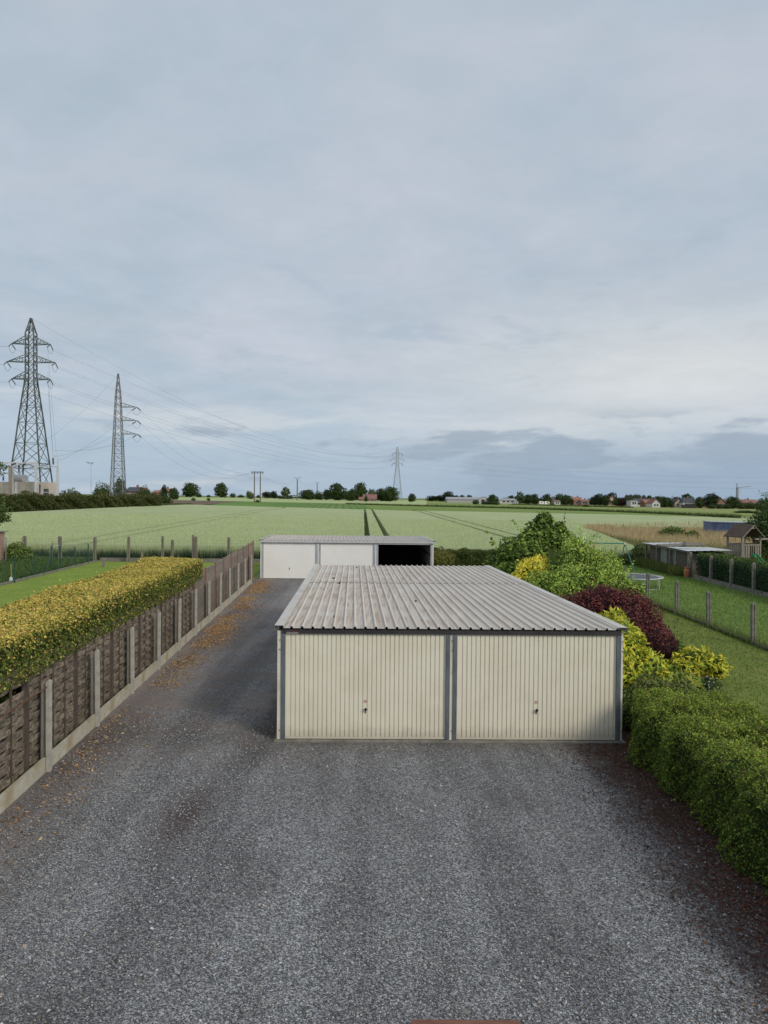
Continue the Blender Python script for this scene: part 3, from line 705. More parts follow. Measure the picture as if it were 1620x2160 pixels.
for y in np.linspace(6.5, 24.0, 20):
    fx = flen(y)-.08; bw = np.interp(y, [6, 13, 24], [1.66, 1.68, 1.92])
    hr.append((fx-bw/2, y, bw/2, 1.60, 2.30+.02*math.sin(y*.9))); hl.append((flen(y)-.32-.72, y, .72, .03, 1.75))
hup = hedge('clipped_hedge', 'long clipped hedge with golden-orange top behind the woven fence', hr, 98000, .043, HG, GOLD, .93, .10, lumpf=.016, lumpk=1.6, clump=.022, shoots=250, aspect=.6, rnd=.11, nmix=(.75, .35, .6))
hlo = hedge('clipped_hedge', '', hl, 9000, .06, HG, GOLD, .0, .0, lumpf=.02)
for ch in list(hlo.children):
    ch.location = hlo.location - hup.location; ch.parent = hup; ch.name = {'foliage': 'lower_foliage', 'inner_foliage': 'lower_inner_foliage', 'stem': 'trunk'}[ch.name.split('.')[0]]
for ch in list(hup.children):
    if ch.name.startswith('stem'): bpy.data.objects.remove(ch)
bpy.data.objects.remove(hlo)

# ------------------------------------------------------------------ leaf litter, stones
def scatter_leaves(name, label, P, pal, size, w=None):
    n = len(P); N = rng.normal(size=(n, 3))*.35+np.array([0, 0, 1.]); V, F, C = leafgeo(P, N, size*rng.uniform(.5, 1.4, n), pick(pal, n, w), .55, .25)
    o = link(name, fastmesh(name, V, F, C), LEAF); return tag(o, label, 'leaves', kind='stuff')
def litter_fence():
    Y = rng.uniform(6.5, 37.5, 60000); d = np.abs(rng.normal(size=60000))*.42+.04
    pat = (np.sin(Y*1.1+d*3)+np.sin(Y*2.7+1)+np.sin(Y*.53+2))*.25+.35
    dens = np.interp(Y, [6, 11, 15, 18, 24, 32, 36, 38], [.14, .08, .16, .6, .9, .95, .5, .3])
    c = np.interp(Y, [6, 15, 18, 24, 34], [.0, .15, .45, .55, .35]); d = np.abs(d-.0)+c*rng.random(len(d))
    k = rng.random(len(Y)) < np.clip(pat+.15, .05, 1)*dens*.62
    Y = Y[k]; d = d[k]; return np.stack([flen(Y)+.05+d, Y, rng.uniform(.012, .04, len(Y))], 1)
scatter_leaves('leaf_litter', 'fallen orange and brown leaves strewn along the concrete kerb', litter_fence(), [(.56, .36, .16), (.50, .29, .11), (.62, .44, .23), (.34, .20, .10), (.20, .12, .07)], .05)
def litter_hedge():
    n = 9000; Y = rng.uniform(6, 13.2, n); X = 4.45-np.abs(rng.normal(size=n))*.55+.1*np.sin(Y*3)
    k = (X < 4.6); return np.stack([X[k], Y[k], rng.uniform(.010, .03, k.sum())], 1)
scatter_leaves('leaf_litter', 'dark red-brown fallen leaves under the clipped green hedge', litter_hedge(), [(.12, .045, .03), (.085, .04, .028), (.17, .07, .04), (.28, .15, .07)], .034, [5, 5, 2, .5])
def stones():
    n = 60000; Y = 5.2 + 9.5*rng.random(n)**1.35; X = rng.uniform(-5.4, 4.6, n)
    k = (X > flen(Y)+.08) & ~((Y > 12.5) & (X > -2.05)); X = X[k]; Y = Y[k]; n = len(X)
    s = rng.gamma(6, .0013, n)+.003; P = np.stack([X, Y, s*.35+.006], 1)
    O = np.array([(1, 0, 0), (-1, 0, 0), (0, 1, 0), (0, -1, 0), (0, 0, .7), (0, 0, -.7)], float)
    V = O[None]*rng.uniform(.6, 1.4, (n, 6, 1))*s[:, None, None]
    a = rng.uniform(0, 6.28, n); c, sn = np.cos(a)[:, None], np.sin(a)[:, None]
    V = np.stack([V[..., 0]*c-V[..., 1]*sn, V[..., 0]*sn+V[..., 1]*c, V[..., 2]], -1)
    V[..., 2] += rng.uniform(-.5, .5, (n, 1))*V[..., 0]
    V = (V+P[:, None, :]).reshape(-1, 3)
    f = np.array([(0, 2, 4), (2, 1, 4), (1, 3, 4), (3, 0, 4), (2, 0, 5), (1, 2, 5), (3, 1, 5), (0, 3, 5)])
    F = (f[None]+(np.arange(n)*6)[:, None, None]).reshape(-1, 3)
    g_ = rng.choice([.10, .16, .22, .29, .38, .52], n, p=[.16, .25, .28, .20, .10, .01]); C = np.stack([g_*.985, g_*.995, g_*1.005], 1)
    w = rng.random(n) < .035; C[w] = C[w]*np.array([1.15, .95, .72])
    md = (X > 3.1+rng.normal(size=n)*.3) & (rng.random(n) < .75); C[md] = C[md]*np.array([.42, .30, .25])
    fm = (X < flen(Y)+rng.random(n)*1.5) & (rng.random(n) < .6); C[fm] = C[fm]*np.array([.7, .54, .40])
    o = link('gravel_stones', fastmesh('gravel_stones', V, F, np.repeat(C, 6, 0)), STONE); return tag(o, 'loose grey crushed stones covering the yard', 'gravel', kind='stuff')
STONE, _N, _b = newmat('stone', .75, .3); _a = _N.n('ShaderNodeAttribute', attribute_name='Col'); _N.l(_a.outputs['Color'], _b.inputs['Base Color'])
stones()

# ------------------------------------------------------------------ right-hand hedge and shrubs
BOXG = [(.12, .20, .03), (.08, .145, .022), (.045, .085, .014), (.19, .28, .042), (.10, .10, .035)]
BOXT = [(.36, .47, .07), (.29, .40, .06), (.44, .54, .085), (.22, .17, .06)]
hb = [(5.26, 5.4, .92, .03, 1.18), (5.24, 7.5, .95, .03, 1.20), (5.20, 9.2, .96, .03, 1.18), (5.20, 10.3, .94, .03, 1.12), (5.20, 10.75, .88, .03, 1.04)]
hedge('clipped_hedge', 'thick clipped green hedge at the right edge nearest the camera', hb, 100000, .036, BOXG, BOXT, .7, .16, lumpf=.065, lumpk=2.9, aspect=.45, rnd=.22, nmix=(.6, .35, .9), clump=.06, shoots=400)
hb = [(5.22, 10.85, .82, .03, .98), (5.20, 11.4, .90, .03, 1.03), (5.18, 12.2, .86, .03, 1.02), (5.22, 12.8, .68, .03, .95)]
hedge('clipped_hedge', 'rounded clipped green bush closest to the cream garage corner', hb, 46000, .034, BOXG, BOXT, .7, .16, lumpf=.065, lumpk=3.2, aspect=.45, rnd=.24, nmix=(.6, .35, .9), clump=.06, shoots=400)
YEL = [(.62, .60, .06), (.50, .53, .055), (.70, .62, .08), (.30, .40, .05), (.11, .19, .03)]
bush('laurel_shrub', 'yellow-green spotted laurel against the cream garage right wall', 'shrub', [(5.05, 15.0, 1.0, .55, .9, .75), (5.15, 16.2, 1.25, .6, .8, .62), (5.45, 14.9, .75, .55, .6, .62), (4.9, 14.2, .6, .4, .4, .55)], 5200, .15, YEL, [3, 3, 2, 2, 2], GLOSSLEAF, .38, stems=5, core=.7, jit=.18, amp=.14)
bush('low_shrub', 'dull green low shrub between the laurel and the clipped bush', 'shrub', [(5.15, 13.75, .42, .55, .42, .55), (5.75, 13.85, .40, .5, .42, .48), (4.75, 13.6, .3, .3, .35, .42)], 6500, .06, [(.12, .17, .05), (.17, .21, .06), (.09, .13, .035), (.20, .22, .08)], None, LEAF, .5, stems=3)
bush('laurel_shrub', 'broad-leaved yellow-green laurel just behind the low green shrub', 'shrub', [(5.95, 14.8, .42, .5, .5, .45), (6.35, 14.9, .38, .42, .45, .40)], 1500, .16, [(.20, .28, .05), (.34, .38, .06), (.14, .22, .04), (.40, .40, .08)], None, GLOSSLEAF, .4, stems=3, core=.7, jit=.2)
PUR = [(.075, .026, .032), (.05, .019, .026), (.11, .036, .04), (.036, .015, .02), (.16, .06, .06)]
bush('purple_shrub', 'dense dome-shaped dark purple shrub beside the cream garage', 'shrub', [(6.1, 18.0, .95, 1.05, 1.15, 1.05), (5.5, 18.5, 1.2, .9, .9, .95), (6.55, 17.7, .7, .72, .9, .9), (5.8, 18.2, 1.75, .5, .55, .42), (6.45, 18.3, 1.5, .5, .55, .45)], 26000, .062, PUR, [4, 5, 2, 4, .7], LEAF, .5, inner=INNERP, top=([(.27, .075, .07), (.33, .11, .09), (.17, .05, .05)], .45), jit=.12, amp=.11, sprigs=160)
bush('leafy_shrub', 'bright green low leafy plant right of the purple shrub', 'shrub', [(7.35, 18.6, .35, .5, .5, .5), (7.75, 18.9, .28, .4, .4, .36)], 2600, .085, [(.10, .20, .03), (.14, .25, .04), (.07, .14, .02), (.30, .36, .08)], [4, 4, 4, .6], LEAF, .5, stems=3, core=.7)
bush('laurel_shrub', 'small yellow laurel at the lawn edge below the purple shrub', 'shrub', [(7.35, 16.7, .62, .48, .45, .36), (7.75, 16.6, .5, .35, .4, .32), (7.0, 16.6, .45, .35, .4, .3)], 950, .17, YEL, [4, 3, 4, 2, 2], GLOSSLEAF, .34, stems=5, core=.62, jit=.2)
GRB = [(.13, .20, .04), (.18, .26, .055), (.09, .14, .028), (.25, .33, .075)]
bush('leafy_shrub', 'large mid-green leafy shrub towering over the purple shrub', 'shrub', [(6.1, 22.4, 1.2, 1.25, 1.2, 1.25), (7.0, 22.8, 1.45, .95, .95, 1.15), (5.2, 22.3, 1.15, .75, .8, 1.05), (6.3, 23.0, 2.35, .75, .7, .75), (7.7, 22.6, 1.0, .6, .6, .85)], 21000, .10, GRB, [3, 3, 2, 2], LEAF, .45, sprigs=420, top=([(.44, .58, .11), (.35, .49, .09), (.52, .64, .13)], .65), jit=.15, amp=.16)
bush('golden_shrub', 'vivid yellow shrub rising over the cream garage roof edge', 'shrub', [(4.62, 23.3, 1.6, .52, .55, .68), (5.0, 23.4, 2.0, .52, .5, .56), (4.4, 22.9, 1.4, .36, .4, .5)], 3000, .13, [(.82, .70, .06), (.74, .66, .08), (.88, .76, .13), (.58, .56, .07)], None, GLOSSLEAF, .36, core=.66, jit=.2, amp=.15)
DKG = [(.085, .14, .03), (.12, .19, .04), (.055, .095, .02), (.17, .24, .05)]
bush('broadleaf_tree', 'tall dark green shrubby tree behind the cream garage, pointed top', 'tree', [(6.3, 28.6, 1.6, 1.75, 1.3, 1.6), (5.2, 28.2, 1.2, 1.05, 1.0, 1.2), (5.6, 28.4, 2.0, 1.0, .9, .9), (6.5, 28.8, 2.6, .95, .8, .75), (7.4, 28.8, 1.8, .9, .9, 1.1), (6.45, 28.9, 3.25, .45, .45, .55), (7.05, 28.7, 3.05, .30, .35, .45), (6.0, 28.5, 2.55, .5, .5, .5), (7.9, 28.5, 2.0, .4, .5, .6)], 15000, .17, DKG, [3, 3, 3, 1.5], LEAF, .65, stems=6, sprigs=40, top=([(.19, .28, .05), (.25, .34, .065)], .45), jit=.13, amp=.16)

# hedge behind the garages, right
hh = [(2.9, 46.2, .5, .02, 1.0), (4.2, 46.8, .5, .02, .98), (5.8, 47.0, .5, .02, .98), (7.4, 47.2, .5, .02, .95)]
hedge('clipped_hedge', 'dark low hedge between the white garages and the wheat', hh, 9000, .10, [(.06, .09, .02), (.09, .12, .03), (.045, .065, .015)], [(.13, .15, .04)], .25, .05, lumpf=.05, lumpk=3)
hh = [(3.05, 39.4, .45, .02, 1.15), (3.6, 41.0, .5, .02, 1.12), (3.7, 43.0, .5, .02, 1.05), (3.3, 45.0, .5, .02, 1.1)]
hedge('clipped_hedge', 'yellowish-green hedge beside the open white garage', hh, 9000, .10, [(.12, .13, .03), (.16, .16, .035), (.07, .09, .02), (.20, .17, .05)], [(.20, .20, .05)], .35, .1, lumpf=.09, lumpk=2.4)

# ------------------------------------------------------------------ right gardens: post fences
def pyr_post(h, w=.12):
    q = MB(); a = w/2; q.box(-a, -a*.25, -a, a, -.1, h-.05); q.box(a*.15, a, -a, a, -.1, h-.05); q.box(-a*.25, a*.15, -a*.45, a, -.1, h-.05)
    q.add([(-a, -a, h-.05), (a, -a, h-.05), (a, a, h-.05), (-a, a, h-.05), (0, 0, h)], [(0, 1, 4), (1, 2, 4), (2, 3, 4), (3, 0, 4), (3, 2, 1, 0)]); return q
RPM = pyr_post(1.30).mesh('post')
f1 = empty('post_fence', (11.28, 20, 0), 'grey concrete post and wire fence across the right lawn', 'fence')
ys = [18.75, 21.61, 24.5, 27.3, 30.2, 33.3, 36.3]
for y in ys: link('post', RPM, CONCD, f1, (random.uniform(-.03, .03), y-20, random.uniform(-.03, .03)), (random.uniform(-.02, .02), random.uniform(-.02, .02), random.uniform(-.1, .1)))
def mesh_between(y0, y1, z0, z1, step, r, x=0.0):
    q = MB()
    for zz in np.linspace(z0, z1, 8): q.tube([(x, y0, zz), (x, y1, zz)], r, 3, False)
    for yy in np.arange(y0+step, y1, step): q.tube([(x, yy, z0), (x, yy, z1)], r*.8, 3, False)
    return q
WIREG = mat('green_wire', (.05, .13, .09), (.07, .16, .11), 10, .6)
for a, b_ in zip(ys[:-1], ys[1:]):
    mesh_between(a-20+.06, b_-20-.06, .15, 1.15, .12, .0022).build('wire_mesh', WIREG, f1, local=True)
    MB().box(-.02, .02, a-20+.06, b_-20-.06, -.02, .13).build('kerb_slab', CONCD, f1, local=True)
RPM2 = pyr_post(1.5, .13).mesh('post')
f2 = empty('post_fence', (17.42, 40, 0), 'tall concrete post fence with green mesh before the dark ivy hedge', 'fence')
ys2 = [29.0, 31.2, 33.4, 35.55, 37.85, 40.25]
for y in ys2: link('post', RPM2, CONCD, f2, (random.uniform(-.03, .03), y-40, random.uniform(-.03, .03)), (random.uniform(-.02, .02), random.uniform(-.02, .02), 0))
for a, b_ in zip(ys2[:-1], ys2[1:]):
    mesh_between(a-40+.07, b_-40-.07, .3, 1.4, .15, .003).build('wire_mesh', WIREG, f2, local=True)
    MB().box(-.022, .022, a-40+.07, b_-40-.07, -.02, .25).build('kerb_slab', CONCD, f2, local=True)
hh = [(18.05, 28.5, .42, .02, 1.42), (18.05, 33, .42, .02, 1.44), (18.05, 37.5, .42, .02, 1.42), (18.0, 40.0, .4, .02, 1.40)]
hedge('ivy_hedge', 'dark green ivy hedge behind the tall concrete posts at right', hh, 17000, .10, [(.03, .065, .03), (.045, .085, .03), (.02, .045, .02)], [(.13, .19, .04), (.10, .16, .035), (.17, .22, .05)], .8, .06, lumpf=.08, lumpk=2.2)

# small rickety shed with loose roof sheets
SHW = mat('shed_boards', (.12, .105, .085), (.19, .17, .14), 3, .9, .1, (1, 1, 6), fine=.4, fscale=14)
SHG = mat('grey_green_sheet', (.20, .22, .19), (.28, .29, .26), 4, .8, .2)
SHR = mat('pale_roof_sheet', (.48, .50, .51), (.60, .62, .63), 3, .6, .3, fine=.2)
sh = empty('garden_shed', (18.6, 44, 0), 'low ramshackle shed with loose pale roof sheets by the right garden', 'shed')
q = MB()
for k in range(9): MB().box(17.62, 17.66, 40.95, 47.0, .05+k*.15, .05+k*.15+.14).build('board', SHW, sh)
MB().box(17.59, 17.615, 42.7, 43.6, .1, 1.38).build('wall_sheet', SHG, sh); MB().box(17.59, 17.615, 44.1, 45.1, .1, 1.36).build('wall_sheet', SHG, sh)
MB().box(17.68, 19.7, 40.95, 41.0, .02, 1.40).build('end_wall', SHW, sh); MB().box(19.66, 19.7, 41.02, 47, .02, 1.40).build('rear_wall', SHW, sh)
SPM = pyr_post(1.47, .13).mesh('post')
for y in (40.6, 43.2, 45.3, 47.2): link('post', SPM, CONCD, sh, (17.45-18.6, y-44, 0))
MB().beam((17.42, 40.5, 1.46), (17.42, 47.4, 1.46), .06, .09).build('wall_plate', CONCD, sh)
for k, (y0, y1, dz, tl) in enumerate(((40.3, 42.0, .0, .02), (41.8, 43.6, .03, -.03), (43.4, 45.3, .06, .05), (45.1, 47.5, .02, .0))):
    q = MB(); n = 14
    q.sheet([[(17.3+2.6*i/n, y, 1.52+dz+.02*(i % 2)+tl*(i/n)+.012*i*(.5 if k == 2 else .2)) for i in range(n+1)] for y in (y0, y1)])
    q.sheet([[(17.3+2.6*i/n, y, 1.515+dz+.02*(i % 2)+tl*(i/n)+.012*i*(.5 if k == 2 else .2)) for i in range(n, -1, -1)] for y in (y0, y1)])
    q.build('roof_sheet', SHR if k != 2 else CONCD, sh)
MB().beam((18.3, 43.2, 1.66), (19.6, 46.3, 1.74), .12, .03).build('loose_board', SHW, sh)

TERRA = mat('terracotta', (.40, .15, .075), (.48, .20, .10), 8, .8, .2)
q = MB(); pp = (17.15, 40.15, 0); q.lathe([(.05, 0), (.12, .05), (.16, .25), (.17, .42), (.12, .52), (.10, .56), (.14, .60), (.14, .63)], (pp[0], pp[1], .0), 'z', 14)
po = q.build('terracotta_urn', TERRA); po.location.z = 0; tag(po, 'orange terracotta urn standing at the post by the shed corner', 'urn')

# swing frame
GREENP = mat('green_paint', (.015, .16, .13), (.02, .20, .16), 6, .4, .4); REDP = mat('red_brown_paint', (.30, .10, .04), (.36, .13, .06), 6, .5)
PALEP = mat('pale_plastic', (.55, .45, .36), (.6, .5, .42), 6, .5)
sw = empty('swing_frame', (13.4, 44.2, 0), 'green tubular garden swing frame behind the shrubs', 'swing')
MB().tube([(11.6, 44.4, 1.70), (15.0, 44.2, 1.68)], .035, 8).build('top_bar', GREENP, sw)
for (x, y) in ((15.0, 44.2), (11.6, 44.4)):
    for dy, dx in ((.95, .0), (-.75, .35)):
        MB().tube([(x, y, 1.68), (x+(dx if x > 13 else -dx), y+dy, .03)], .028, 8).build('leg', GREENP, sw)
    MB().box(x-.07, x+.07, y-.07, y+.07, 1.62, 1.76).build('corner_joint', PALEP, sw)
for x in (12.6, 13.1, 14.2): MB().tube([(x, 44.3, 1.68), (x, 44.3, .5)], .008, 4).build('rope', GALV, sw)
q = MB().box(12.55, 13.15, 44.2, 44.4, .46, .5); q.build('swing_seat', REDP, sw)
MB().tube([(13.5, 45.6, 0), (13.5, 45.6, 1.52)], .06, 8).build('wooden_stake', REDP)
tag(bpy.data.objects['wooden_stake'], 'orange-brown round stake behind the green swing frame', 'stake')

# trampoline
MATB = mat('trampoline_mat', (.075, .08, .095), (.11, .115, .13), 6, .6, .3); TR = mat('trampoline_tube', (.42, .44, .44), (.5, .52, .52), 6, .4, .5)
tc_ = (12.5, 35.5); tr = empty('trampoline', (*tc_, 0), 'round garden trampoline with grey mat on the right lawn', 'trampoline')
q = MB(); q.lathe([(1.2, .575), (1.2, .585)], (*tc_, 0), 'z', 32); q.build('jumping_mat', MATB, tr)
ring = [(tc_[0]+1.4*math.cos(a), tc_[1]+1.4*math.sin(a), .58) for a in np.linspace(0, 2*math.pi, 41)]
q = MB().tube(ring, .028, 6, False); q.build('rim', TR, tr)
q = MB()
for a in np.linspace(0, 2*math.pi, 48, endpoint=False): q.tube([(tc_[0]+1.19*math.cos(a), tc_[1]+1.19*math.sin(a), .58), (tc_[0]+1.39*math.cos(a), tc_[1]+1.39*math.sin(a), .58)], .010, 3, False)
tag(q.build('springs', TR, tr), kind='stuff')
for a in np.linspace(.2, 2*math.pi+.2, 6, endpoint=False):
    x, y = tc_[0]+1.36*math.cos(a), tc_[1]+1.36*math.sin(a); MB().tube([(x, y, .58), (x, y, .02)], .022, 6).build('leg', TR, tr)
for k in (0, 1, 2):
    a = .2+2*math.pi*k/3; b_ = a+2*math.pi/6
    MB().tube([(tc_[0]+1.36*math.cos(a), tc_[1]+1.36*math.sin(a), .05), (tc_[0]+1.36*math.cos(b_), tc_[1]+1.36*math.sin(b_), .05)], .02, 6).build('foot_bar', TR, tr)

# wooden play tower
PW = mat('weathered_play_wood', (.25, .22, .18), (.34, .30, .25), 4, .85, .15, (4, 4, .6), fine=.3, fscale=20); PRF = mat('dark_shingle', (.10, .075, .06), (.17, .125, .10), 7, .9, .1, (1, 1, 3), fine=.4, fscale=25)
ptl = (22.45, 44.3, 0); pt = empty('play_tower', ptl, 'small wooden play tower with gabled roof above the ivy hedge', 'play tower', rz=rad(14))
w, dp = .66, .62
for x in (-w, w):
    for y in (-dp, dp): MB().box(x-.045, x+.045, y-.045, y+.045, 0, 2.28).build('post', PW, pt, local=True)
for y in (-dp, dp): MB().box(-w-.04, w+.04, y-.05, y-.02, 1.66, 1.74).build('rail', PW, pt, local=True)
for x in (-w, w): MB().box(x-.02, x+.02, -dp, dp, 1.66, 1.74).build('rail', PW, pt, local=True)
MB().box(-w, w, -dp, dp, .90, .95).build('deck', PW, pt, local=True)
SLM = MB().box(-.05, .05, -.012, .012, 0, .70).mesh('slat')
for k in range(7):
    for y in (-dp-.01, dp): 
        if not (y < 0 and k in (3, 4)): link('slat', SLM, PW, pt, (-w+.13+k*.175, y, .96))
    for x in (-w-.01, w+.01): link('slat', SLM, PW, pt, (x, -dp+.12+k*.165, .96), (0, 0, math.pi/2))
for s in (-1, 1):
    q = MB(); e = (s*(w+.16), 2.14); r_ = (0, 2.92)
    q.prism([(e[0], -dp-.18, e[1]), (r_[0]+s*.001, -dp-.18, r_[1]), (r_[0]+s*.001, -dp-.18, r_[1]+.04), (e[0], -dp-.18, e[1]+.04)], (0, 2*dp+.36, 0)); q.build('roof_slope', PRF, pt, local=True)
for y in (-dp-.2, dp+.17):
    for s in (-1, 1): MB().beam((s*(w+.16), y, 2.13), (0, y, 2.91), .03, .10, (0, 1, 0)).build('barge_board', PW, pt, local=True)
    MB().prism([(-.2, y+.02, 2.70), (.2, y+.02, 2.70), (0, y+.02, 2.90)], (0, .02, 0)).build('gable_board', PW, pt, local=True)
MB().beam((w, -.1, 2.02), (w+3.4, .2, 2.02), .10, .10).build('swing_beam', PW, pt, local=True)
GPLA = mat('green_plastic', (.04, .32, .12), (.06, .38, .16), 8, .35, .4)
q = MB()
for s in (-.16, .16): q.beam((.2+s, -dp-.05, 1.12), (.2+s, -dp-1.2, .3), .04, .16)
q.beam((.2, -dp-.05, 1.06), (.2, -dp-1.2, .24), .3, .03); q.build('slide', GPLA, pt, local=True)

# blue container in the tall grass
BLUE = mat('blue_sheet', (.10, .14, .26), (.15, .19, .31), 1.6, .6, .3, (1, 1, .5), c3=(.19, .22, .30), s3=2.4)
p0 = aty(1499, 1113, 84); p1 = aty(1612, 1117, 80); gz = float(terr(p0[0], 84))
bc = empty('container', (p0[0]+3, 83, gz), 'low blue-sided container half hidden by tall tan grass', 'container')
ztop = aty(1499, 1101.5, 84)[2]
MB().prism([(p0[0], 84, gz), (p1[0], 80, gz), (p1[0]+.3, 82.6, gz), (p0[0]+.3, 86.6, gz)], (0, 0, ztop-gz)).build('body', BLUE, bc)
MB().prism([(p0[0]-.05, 83.9, ztop+.01), (p1[0]+.05, 79.9, ztop+.01), (p1[0]+.4, 82.7, ztop+.01), (p0[0]+.2, 86.7, ztop+.01)], (0, 0, .10)).build('roof', SHR, bc)
for k in range(9):
    a = k/8; x = p0[0]*(1-a)+p1[0]*a; y = 84*(1-a)+80*a; MB().box(x-.04, x+.04, y-.06, y-.01, gz, ztop).build('wall_rib', BLUE, bc)

# ------------------------------------------------------------------ blades: wheat, tall grass, lawns
def blades(name, label, cat, P, h, w, c_low, c_top, lean=.25, m=None):
    n = len(P); a = rng.uniform(0, math.pi*2, n); wv = np.stack([np.cos(a), np.sin(a), np.zeros(n)], 1)*(w*rng.uniform(.6, 1.4, n))[:, None]
    top = P + rng.normal(size=(n, 3))*(lean*h)[:, None]*np.array([1, 1, 0]); top[:, 2] = P[:, 2]+h
    V = np.stack([P-wv, P+wv, top], 1).reshape(-1, 3); F = np.arange(n*3).reshape(-1, 3)
    C = np.stack([c_low, c_low, c_top], 1).reshape(-1, 3)
    return tag(link(name, fastmesh(name, V, F, C), m or GRASS), label, cat, kind='stuff')
WH = .98
def wl(Y): return np.interp(Y, [47, 108, 170, 192], [-75, -61, -54.5, -53])
def wr(Y): return np.interp(Y, [47, 52, 64, 75, 87, 93, 96, 150, 166, 176, 192], [16.5, 18.8, 20.8, 22.8, 24.7, 25.8, 85, 70, 54, -2, -52])
SLOTS = [(-24.0, .32), (-21.9, .32), (-1.55, .26), (.22, .26), (11.0, .24), (12.9, .24)]
def sx(c, Y): return c - .0287*(Y-66)
def wheat_material():
    m, N, b = newmat('wheat_canopy', .95, .1); v = coords(N)
    col = N.mix(N.mr(N.noise(v, .12, 5, .6), .35, .65), (.435, .495, .265), (.505, .55, .325))
    col = N.mix(N.m('MULTIPLY', N.mr(N.noise(v, 3.0, 6, .75), .42, .62), .55), col, (.36, .42, .195))
    col = N.mix(N.m('MULTIPLY', N.mr(N.noise(v, 11, 4, .75), .45, .65), .5), col, (.31, .37, .165))
    N.l(col, b.inputs['Base Color']); bump(N, b, N.noise(v, 7, 5, .75), .9, .2); return m
WHEATM = wheat_material()
q = MB(); YS = [50.2, 55, 60, 66, 75, 85, 93, 96, 108, 120, 135, 150, 158, 166, 171, 176, 184, 191]
edges = [None]+SLOTS+[None]
for k in range(len(edges)-1):
    rows = []
    for Y in YS:
        a = float(wl(Y)); b_ = float(wr(Y)) - (0 if Y < 176 else 0)
        if edges[k]: a = max(a, sx(edges[k][0], Y)+edges[k][1])
        if edges[k+1]: b_ = min(b_, sx(edges[k+1][0], Y)-edges[k+1][1])
        if b_ < a: b_ = a
        zz = lambda x: float(terr(x, Y))+WH-.10
        n = 10; xs = [a+(b_-a)*i/n for i in range(n+1)]
        rows.append([(a, Y, float(terr(a, Y)))]+[(x, Y, zz(x)) for x in xs]+[(b_, Y, float(terr(b_, Y)))])
    q.sheet(rows); 
    q.add([p for p in rows[0]]+[(p[0], p[1], float(terr(p[0], p[1]))) for p in rows[0]], [(i, i+1, 13+i+1, 13+i) for i in range(12)])
tag(q.build('wheat_field', WHEATM, base=(0, 0, 0)), kind='structure')
def wheat_pts():
    Y = 48.6+ (rng.random(230000)**1.9)*62; X = rng.uniform(-62, 30, 230000)*np.interp(Y, [48, 110], [.72, 1.0])
    k = (X > wl(Y)) & (X < wr(Y)-.1)
    for c, hw in SLOTS: k &= np.abs(X-sx(c, Y)) > hw
    k &= ~((X > -7.4) & (X < 2.6) & (Y < 45))
    X = X[k]; Y = Y[k]; return np.stack([X, Y, terr(X, Y)], 1)
P = wheat_pts(); n = len(P)
front = P[:, 1] < 51.5
P[~front, 2] += WH-.32
h = np.where(front, WH*rng.uniform(.82, 1.12, n), rng.uniform(.26, .42, n))
cl = np.where(front[:, None], pick([(.045, .08, .045), (.065, .105, .055)], n), pick([(.26, .34, .14), (.32, .40, .18)], n)); ct = pick([(.52, .58, .31), (.58, .63, .36), (.45, .53, .26)], n)  # stem green; front bases darkened further for shade inside the crop
blades('wheat', 'pale green wheat ears and stalks of the big field', 'wheat', P, h, np.where(front, .016, .022)*np.interp(P[:, 1], [48, 110], [1, 2.0]), cl, ct, .10)
# leafy foot of the crop along the fence, coloured dark for its shade
Pf = np.stack([rng.uniform(-46, 20, 26000), 48.3+rng.random(26000)*1.4, np.zeros(26000)], 1); Pf = Pf[~((Pf[:, 0] > 16))]
blades('wheat', 'lower green leaves along the wheat field edge, darkened for crop shade', 'wheat', Pf, rng.uniform(.35, .8, len(Pf)), np.full(len(Pf), .028), pick([(.03, .05, .03)], len(Pf)), pick([(.055, .09, .05), (.08, .12, .06)], len(Pf)), .22)
# tall dry grass plot on the right
poly_t = [ghit(x, y, .9) for x, y in ((1236, 1109), (1290, 1106), (1400, 1102.5), (1520, 1104), (1680, 1108))]
poly_b = [ghit(x, y, .9) for x, y in ((1236, 1114), (1300, 1135), (1390, 1154), (1520, 1160), (1680, 1164))]
def tall_pts(n):
    u = rng.random(n); v = rng.random(n)**1.3; m_ = len(poly_t)-1
    i = np.minimum((u*m_).astype(int), m_-1); f = (u*m_-i)[:, None]; T = np.array(poly_t)[:, :2]; B = np.array(poly_b)[:, :2]
    a = T[i]*(1-f)+T[i+1]*f; b_ = B[i]*(1-f)+B[i+1]*f; X = b_*(1-v[:, None])+a*v[:, None]
    return np.stack([X[:, 0], X[:, 1], terr(X[:, 0], X[:, 1])], 1), v
P, v = tall_pts(80000); n = len(P)
cl = pick([(.25, .23, .10), (.32, .27, .13), (.19, .20, .08)], n); ct = pick([(.60, .47, .27), (.54, .45, .24), (.66, .43, .28), (.42, .40, .19)], n)
edge = v < .10; ct[edge] = pick([(.16, .20, .07), (.22, .23, .09)], edge.sum())
blades('tall_grass', 'tall tan dry grass plot beside the wheat on the right', 'grass', P, rng.uniform(.6, 1.25, n)*np.interp(v, [0, .15], [.8, 1]), np.full(n, .035), cl, ct, .22)
Pd, vd = tall_pts(260); blades('dock_stalks', 'dark red-brown dock seed stalks standing in the tan grass', 'weeds', Pd[vd > .2], rng.uniform(1.1, 1.7, (vd > .2).sum()), np.full((vd > .2).sum(), .09), pick([(.20, .15, .08)], (vd > .2).sum()), pick([(.22, .11, .07), (.28, .15, .09)], (vd > .2).sum()), .06)
